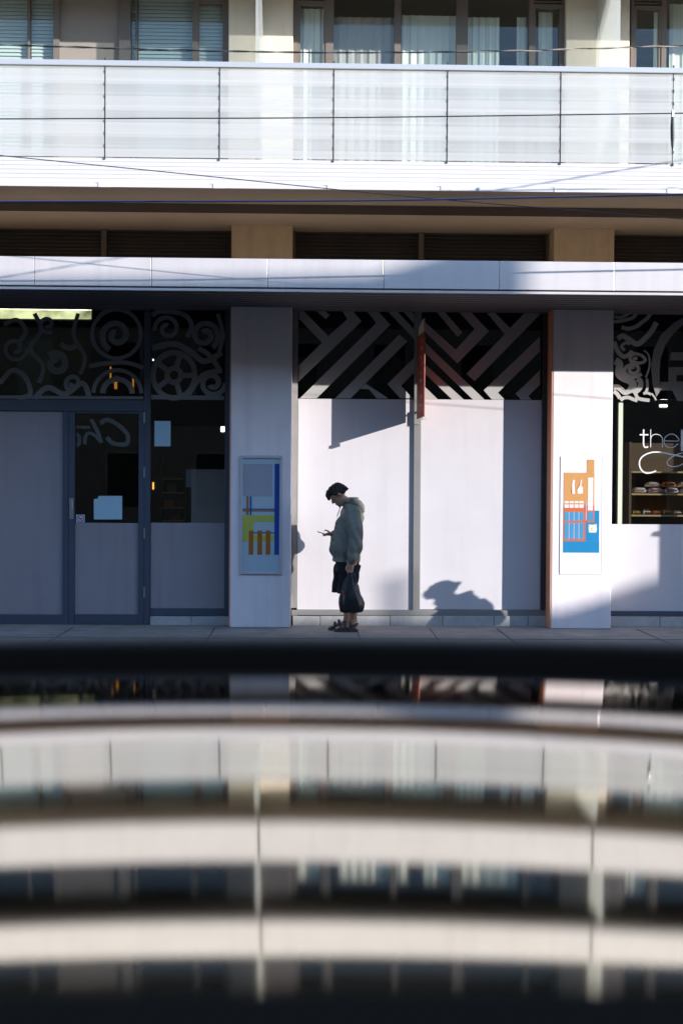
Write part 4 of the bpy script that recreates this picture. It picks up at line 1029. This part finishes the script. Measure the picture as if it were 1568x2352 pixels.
# ------------------------------------------------------------------ the man with the phone
def ringe(cx, cy, z, a, b, n=28, pw=2.3):
    r = []
    for k in range(n):
        q = 6.2832 * k / n; c, s = math.cos(q), math.sin(q)
        r.append((cx + a * math.copysign(abs(c) ** (2 / pw), c), cy + b * math.copysign(abs(s) ** (2 / pw), s), z))
    return r
def make_person(loc):
    rootp = thing('person', loc, 'person in grey hoodie and dark shorts looking down at a phone before the white panel', 'person')
    # ----- body (skin), one continuous surface
    q = MB()
    hc = Vector((-.112, 0, 1.527)); RH = Matrix.Rotation(-R(44), 3, 'Y')      # head bowed towards -X
    RHi = RH
    def H(x, y, z): return hc + RHi @ Vector((x, y, z))
    hr = [(-.118, -.045, .020, .030), (-.105, -.045, .042, .045), (-.075, -.030, .066, .057), (-.035, -.010, .086, .068), (.0, -.002, .094, .073), (.04, .004, .097, .076), (.075, .004, .086, .070), (.10, .004, .060, .052), (.113, .004, .028, .026)]
    q.loft([[H(cx + a * math.cos(t), b * math.sin(t), z) for t in [6.2832 * k / 24 for k in range(24)]] for z, cx, a, b in hr])
    q.loft([[H(x, w * math.cos(t), z + h * math.sin(t)) for t in [6.2832 * k / 10 for k in range(10)]] for x, w, z, h in ((-.07, .018, -.012, .034), (-.10, .015, -.022, .024), (-.118, .012, -.032, .012))])  # nose
    q.ell(H(-.088, 0, .030), (.018, .055, .014), RHi); q.ell(H(-.086, 0, -.070), (.016, .026, .010), RHi); q.ell(H(-.082, 0, -.084), (.016, .022, .009), RHi); q.ell(H(-.074, 0, -.112), (.022, .026, .016), RHi)
    for s in (-1, 1):
        q.ell(H(.012, s * .074, -.01), (.018, .010, .032), RHi); q.ell(H(-.086, s * .033, .005), (.010, .014, .009), RHi)
    q.tube([(-.070, 0, 1.47), (-.02, 0, 1.44), (.035, 0, 1.36), (.04, 0, 1.28)], [.056, .062, .068, .085], 20)   # neck
    q.loft([ringe(.02, 0, z, a, b) for z, a, b in ((.74, .10, .15), (.85, .10, .15), (1.0, .11, .155), (1.15, .11, .16), (1.28, .10, .165), (1.35, .08, .13), (1.39, .06, .07))])
    # near arm and hand
    q.tube([(.05, -.16, 1.30), (.075, -.215, 1.18), (.085, -.235, 1.04), (.06, -.235, .90), (.030, -.232, .775)], [.055, .046, .042, .036, .027], 14)
    q.ell((.026, -.232, .735), (.040, .016, .048))
    for k, (dx, ln) in enumerate(((-.026, .062), (-.009, .070), (.009, .066), (.025, .052))):
        q.tube([(.026 + dx, -.232, .705), (.022 + dx, -.236, .705 - ln * .5), (.020 + dx, -.228, .705 - ln * .8), (.024 + dx, -.214, .700 - ln * .75), (.026 + dx, -.208, .705 - ln * .5)], [.0095, .009, .0085, .008, .007], 8)
    q.tube([(-.002, -.232, .75), (-.022, -.240, .73), (-.024, -.236, .70), (-.015, -.225, .685)], [.011, .010, .009, .008], 8)
    # far arm and hand with the phone
    q.tube([(.04, .16, 1.30), (.03, .215, 1.17), (.02, .22, 1.06), (-.08, .16, 1.07), (-.175, .09, 1.075)], [.055, .046, .042, .035, .027], 14)
    q.ell((-.207, .075, 1.078), (.045, .036, .020))
    for k, (dy, ln) in enumerate(((-.030, .05), (-.010, .058), (.010, .055), (.028, .045))):
        q.tube([(-.232, .075 + dy, 1.070), (-.232 - ln * .5, .075 + dy * 1.05, 1.060), (-.235 - ln * .75, .072 + dy, 1.066), (-.235 - ln * .6, .070 + dy * .9, 1.080)], [.0095, .009, .008, .007], 8)
    q.tube([(-.195, .045, 1.09), (-.222, .040, 1.115), (-.250, .050, 1.122), (-.262, .056, 1.116)], [.012, .010, .009, .008], 8)
    # legs and feet
    for s, fx in ((-1, .035), (1, -.025)):
        y = s * .095
        q.tube([(.02, y, .80), (.03, y, .62), (fx - .005, y, .46), (fx + .03, y, .30), (fx + .028, y, .18), (fx + .022, y, .085)], [.088, .080, .056, .056, .042, .036], 16)
        q.loft([[(fx + x, y + w * math.cos(t), z + h * math.sin(t)) for t in [6.2832 * k / 12 for k in range(12)]] for x, w, z, h in ((.070, .024, .052, .028), (.045, .034, .065, .045), (-.03, .036, .066, .036), (-.09, .042, .052, .026), (-.135, .046, .044, .018))])
        for k in range(5):
            yy = y + (-.034 + k * .017); ln = (.045, .042, .038, .032, .027)[k if s < 0 else 4 - k] if False else (.045 - .004 * (k if s > 0 else 4 - k))
            q.tube([(fx - .125, yy, .044), (fx - .125 - ln * .6, yy, .043), (fx - .125 - ln, yy, .037)], [.011, .010, .007], 8)
    q.build('body', 'skin', rootp, remesh=.0048)
    # ----- hair
    q = MB()
    hh = [(.118, .0, .03, .03), (.106, .004, .066, .06), (.08, .006, .094, .078), (.045, .010, .104, .084), (.012, .022, .098, .084), (-.015, .050, .072, .080), (-.038, .070, .045, .066)]
    q.loft([[H(cx + a * math.cos(t), b * math.sin(t), z) for t in [6.2832 * k / 24 for k in range(24)]] for z, cx, a, b in hh[::-1]])
    for k in range(9):   # fringe over the brow
        y = -.055 + k * .0138
        q.tube([H(-.055, y * .9, .098), H(-.094, y, .075), H(-.112, y * 1.02, .05 - .012 * ((k * 5) % 3)), H(-.116, y, .030 - .012 * ((k * 7) % 3))], [.018, .017, .013, .006], 8)
    for k in range(11):   # tufts at the nape
        y = -.065 + k * .013
        q.tube([H(.085, y, .02), H(.112, y, -.005), H(.122 + .008 * ((k * 3) % 3), y * .95, -.03 - .01 * (k % 2))], [.018, .014, .006], 8)
    for s in (-1, 1): q.tube([H(-.02, s * .076, .03), H(-.03, s * .077, -.015)], [.014, .006], 8)
    q.build('hair', 'hair', rootp, remesh=.005, post=lambda co: co + Vector((.0045 * math.sin(170 * co.y + 60 * co.z), 0, .004 * math.sin(150 * co.y + 90 * co.x) + .003 * math.sin(210 * co.x))))
    # ----- hoodie
    q = MB()
    tor = [(.795, -.014, .146, .185), (.83, -.020, .162, .195), (.90, -.032, .176, .205), (.98, -.035, .180, .208), (1.08, -.012, .164, .205), (1.18, .008, .157, .205), (1.27, .025, .143, .205), (1.335, .034, .122, .185), (1.38, .030, .096, .135), (1.415, .018, .076, .088), (1.445, .015, .072, .078)]
    q.loft([ringe(c + .006, 0, z, a * .94, b * .97) for z, c, a, b in tor])
    q.tube([(.055, -.13, 1.315), (.075, -.205, 1.20), (.088, -.238, 1.06), (.075, -.240, .93), (.050, -.236, .835), (.034, -.233, .775)], [.088, .083, .080, .078, .066, .040], 20)
    q.tube([(.034, -.233, .805), (.031, -.233, .765)], [.046, .043], 18)
    q.tube([(.045, .13, 1.315), (.035, .20, 1.20), (.025, .225, 1.07), (-.06, .18, 1.06), (-.15, .11, 1.07), (-.175, .09, 1.075)], [.088, .083, .078, .066, .052, .040], 20)
    q.loft([ringe(-.018, 0, z, a, b) for z, a, b in ((.775, .150, .180), (.800, .150, .184), (.815, .146, .182))])   # hem band
    # hood lying on the back
    q.loft([[(x + a * math.cos(t) * .55, b * math.sin(t), z + a * math.cos(t) * .5) for t in [6.2832 * k / 16 for k in range(16)]] for x, z, a, b in ((-.01, 1.435, .055, .075), (.05, 1.445, .075, .105), (.105, 1.415, .075, .115), (.145, 1.37, .060, .10), (.172, 1.325, .03, .06))])
    q.tube([(-.07, -.055, 1.40), (-.035, -.085, 1.45), (.03, -.100, 1.475), (.085, -.06, 1.475), (.10, 0, 1.475), (.085, .06, 1.475), (.03, .100, 1.475), (-.035, .085, 1.45), (-.07, .055, 1.40)], .021, 10)
    def fold(co):
        x, y, z = co
        f = .008 * math.sin(34 * z + 14 * x + 3 * math.sin(9 * y)) + .0075 * math.sin(62 * x + 17 * z + 2 * math.sin(12 * z) + 9 * y) + .005 * math.sin(21 * z - 33 * y)
        n = Vector((x - .01, y * .6, 0)); n = n.normalized() if n.length else n
        return co + n * f
    q.build('hoodie', 'hoodie', rootp, remesh=.007, post=fold)
    q = MB(); q.tube([(-.075, -.03, 1.40), (-.098, -.034, 1.34), (-.122, -.034, 1.27)], .004, 6); q.tube([(-.075, .03, 1.40), (-.098, .034, 1.34), (-.118, .036, 1.29)], .004, 6); q.build('drawstring', 'paper', rootp)
    # ----- shorts
    q = MB()
    q.loft([ringe(.0, 0, z, a, b) for z, a, b in ((.86, .125, .16), (.80, .130, .168), (.72, .135, .175), (.66, .135, .178))])
    for s, fx in ((-1, .015), (1, -.045)):
        q.loft([ringe(fx + .012 * (1 - k), s * .092, z, a, b) for k, (z, a, b) in enumerate(((.74, .118, .088), (.62, .112, .090), (.52, .108, .092), (.425, .112, .094)))])
    q.build('shorts', 'shorts', rootp, remesh=.007, post=lambda co: co + Vector((.004 * math.sin(40 * co.z + 30 * co.y), .004 * math.sin(33 * co.x + 25 * co.z), 0)))
    # ----- sandals
    for s, fx in ((-1, .035), (1, -.025)):
        y = s * .095; q = MB()
        rings = []
        for x, w in ((.085, .02), (.075, .034), (.04, .038), (-.04, .040), (-.11, .049), (-.155, .045), (-.185, .022)):
            rings.append([(fx + x, y + w, .002), (fx + x, y + w, .028), (fx + x, y - w, .028), (fx + x, y - w, .002)])
        q.loft(rings); so = q.build('sandal', 'sandal', rootp, smooth=False, bevel=.004)
        q = MB()
        for x, h, w in ((-.11, .075, .052), (-.065, .098, .050), (.0, .112, .046)):
            q.loft([[(fx + x + dx, y + w * math.cos(t) * sc, .022 + h * math.sin(t) * sc) for t in [3.1416 * k / 12 for k in range(13)]] for dx, sc in ((-.014, 1), (.014, 1), (.014, .93), (-.014, .93), (-.014, 1))], False)
        q.tube([(fx + .0, y - .046, .06), (fx + .07, y - .036, .085), (fx + .078, y, .09), (fx + .07, y + .036, .085), (fx, y + .046, .06)], .012, 8)
        q.build('strap', 'sandal', so)
    return rootp
PL = P(797, 1446, 15.62); PL.z = 0
man = make_person(PL)
man.rotation_euler = (0, 0, R(0))
# phone
t = thing('phone', PL + Vector((-.25, .07, 1.07)), 'dark phone held out in the man\'s hand', 'phone')
RM = Matrix.Rotation(R(16), 3, 'Y')
def tr(p): return PL + Vector((-.268, .072, 1.084)) + RM @ Vector(p)
q = MB(); vs = [tr((x, y, z)) for z in (-.0045, .0045) for y in (-.036, .036) for x in (-.076, .076)]
q.add(vs, [(0, 2, 3, 1), (4, 5, 7, 6), (0, 1, 5, 4), (2, 6, 7, 3), (0, 4, 6, 2), (1, 3, 7, 5)]); q.build('phone_body', 'phone', t, bevel=.003)
q = MB(); vs = [tr((x, y, z)) for z in (.0048, .0055) for y in (-.032, .032) for x in (-.072, .072)]
q.add(vs, [(0, 2, 3, 1), (4, 5, 7, 6), (0, 1, 5, 4), (2, 6, 7, 3), (0, 4, 6, 2), (1, 3, 7, 5)]); q.build('phone_screen', 'tint', t); reparent(t)
# carrier bag
bx_ = PL + Vector((.02, -.222, 0))
t = thing('carrier_bag', bx_ + Vector((0, 0, .22)), 'black plastic carrier bag hanging from the man\'s near hand', 'bag')
q = MB(); prof = [(.225, .015, .09, .04), (.235, .018, .122, .062), (.275, .020, .134, .078), (.33, .018, .136, .082), (.39, .010, .122, .074), (.45, .004, .100, .060), (.52, .004, .082, .046), (.58, .008, .060, .030), (.63, .012, .040, .020), (.665, .014, .028, .014)]
rings = [ringe(bx_.x + c, bx_.y, z, a, b, 36, 2.6) for z, c, a, b in prof]
q.loft(rings)
def crease(co):
    lx, z = co.x - bx_.x, co.z
    a = math.atan2(co.y - bx_.y, lx); f = .010 * math.sin(9 * a + 6 * z) * (1 if z > .28 else .4) + .006 * math.sin(17 * a - 30 * z)
    n = Vector((lx, (co.y - bx_.y), 0)); n = n.normalized() if n.length else n
    return co + n * f
q.build('bag_body', 'bag', t, smooth=True, post=crease)
q = MB(); q.tube([bx_ + Vector((-.005, -.006, .65)), bx_ + Vector((.0, -.008, .685)), bx_ + Vector((.02, .002, .70)), bx_ + Vector((.03, .004, .66))], [.016, .010, .010, .016], 8); q.build('bag_handle', 'bag', t, smooth=True)
q = MB(); q.box(bx_.x - .085, bx_.x - .062, bx_.y - .062, bx_.y - .056, .42, .475); q.build('bag_print', 'bagred', t); reparent(t)

# ------------------------------------------------------------------ beyond the right edge: what throws the low shadows
ped = copy_tree(man); ped.location = (5.42, 13.9, 0); ped['label'] = 'second person in grey hoodie standing on the kerb beyond the right edge'

# the other side of the street, behind the camera: it throws the large shadows
def block(name, x0, x1, h, lab, m, roofpts=None, floors=3):
    t = thing(name, ((x0 + x1) / 2, -3.05, 0), lab, 'building')
    q = MB()
    if roofpts: q.prism([(x, -3.05, z) for x, z in roofpts], (0, -9, 0))
    else: q.box(x0, x1, -12, -3.05, 0, h)
    q.build('wall', m, t)
    n = max(1, int((x1 - x0) / 2.2))
    for i in range(n):
        for k in range(floors):
            xa = x0 + (x1 - x0) * (i + .3) / n; xb = x0 + (x1 - x0) * (i + .72) / n; z = 1.0 + k * 2.8
            if z + 1.5 > h - .3: continue
            q = MB(); q.box(xa, xb, -3.06, -3.02, z, z + 1.5); w_ = q.build('window', 'upframe', t)
            q = MB(); q.box(xa + .07, xb - .07, -3.03, -3.012, z + .07, z + 1.43); q.build('pane', 'tint', w_)
    return reparent(t)
SUNX = 1.58
def opp(x, Y, z): 
    d = Y + 3.05; return x + SUNX * d, z + .48 * d
e1 = opp(PX(1247, 640, YF), YF, 0)[0] - .16
a1 = opp(PX(1135, 600, YF), YF, PZ(1135, 600, YF)); a2 = opp(PX(900, 667, YF), YF, PZ(900, 667, YF))
top = a1[1] + .30
block('tall_house', 21.0, e1, 11.9, 'tall pale house across the street with a raised roof at its end', 'brick', [(21.0, 0), (e1, 0), (e1, top), (a1[0] + .4, top), (a1[0] - .1, a1[1] + .20), (a2[0] - .2, a2[1] + .16), (21.0, a2[1])], 4)
lowz = .05 + .48 * (YW + 3.05)
g1 = opp(PX(1280, 1436, YC), YC, PZ(1280, 1436, YC)); g2 = opp(PX(1500, 1340, YW), YW, PZ(1500, 1340, YW))
sl_ = .34
block('low_house', e1 + .003, g1[0] - .003, lowz, 'low flat roofed house beside the tall pale house across the street', 'brick2', None, 3)
q = MB(); cxx = PX(907, 1380, YW) + SUNX * (YW + 4.0); q.box(cxx - .05, cxx + .05, -4.05, -3.97, lowz - .02, PZ(907, 1322, YW) + .48 * (YW + 4.0))
chim = q.build('chimney', 'brick2'); lh = [o for o in bpy.data.objects if o.name.startswith('low_house')][0]; chim.data.transform(Matrix.Translation(-lh.location)); chim.parent = lh
block('gabled_house', g1[0], g1[0] + 9, 11, 'gabled house at the end of the row across the street', 'brick', [(g1[0], 0), (g1[0] + 9, 0), (g1[0] + 9, g1[1]), (g1[0] + 4.5, g1[1] + 4.5 * sl_), (g1[0], g1[1])], 3)
block('terrace_house', -75, 20.99, 11.2, 'long plain terrace across the street behind the camera, drawn out to block low sky', 'brick2', None, 4)  # unseen row, lengthened and raised to shut out the low sky

block('low_sky_block', 46, 75, 12, 'unseen house added at the far end of the row to block bright low sky', 'brick', None, 4)  # unseen block added to hide the bright horizon on the sun side
# ------------------------------------------------------------------ light
sun_dir = Vector((SUNX, -1, .48)).normalized()
elev = math.asin(sun_dir.z); az = math.atan2(sun_dir.x, sun_dir.y)
sd = bpy.data.lights.new('sun', 'SUN'); sd.energy = 2.0; sd.angle = R(.36); sd.color = (1, .97, .94)
so = bpy.data.objects.new('sun', sd); col.objects.link(so); so.rotation_euler = sun_dir.to_track_quat('Z', 'Y').to_euler(); so.location = sun_dir * 60
w = bpy.data.worlds.new('World'); scene.world = w; w.use_nodes = True
nt = w.node_tree; bg = nt.nodes['Background']; sky = nt.nodes.new('ShaderNodeTexSky'); sky.sky_type = 'NISHITA'
sky.sun_disc = False; sky.sun_elevation = elev; sky.sun_rotation = az; sky.air_density = 1.0; sky.dust_density = .3; sky.ozone_density = 3.3
nt.links.new(sky.outputs[0], bg.inputs[0]); bg.inputs[1].default_value = .15
scene.view_settings.view_transform = 'Standard'; scene.view_settings.look = 'None'; scene.view_settings.exposure = 1.88; scene.view_settings.gamma = 1
scene.cycles.max_bounces = 10; scene.cycles.transparent_max_bounces = 24; scene.cycles.caustics_reflective = False; scene.cycles.caustics_refractive = False
scene.cycles.use_denoising = True
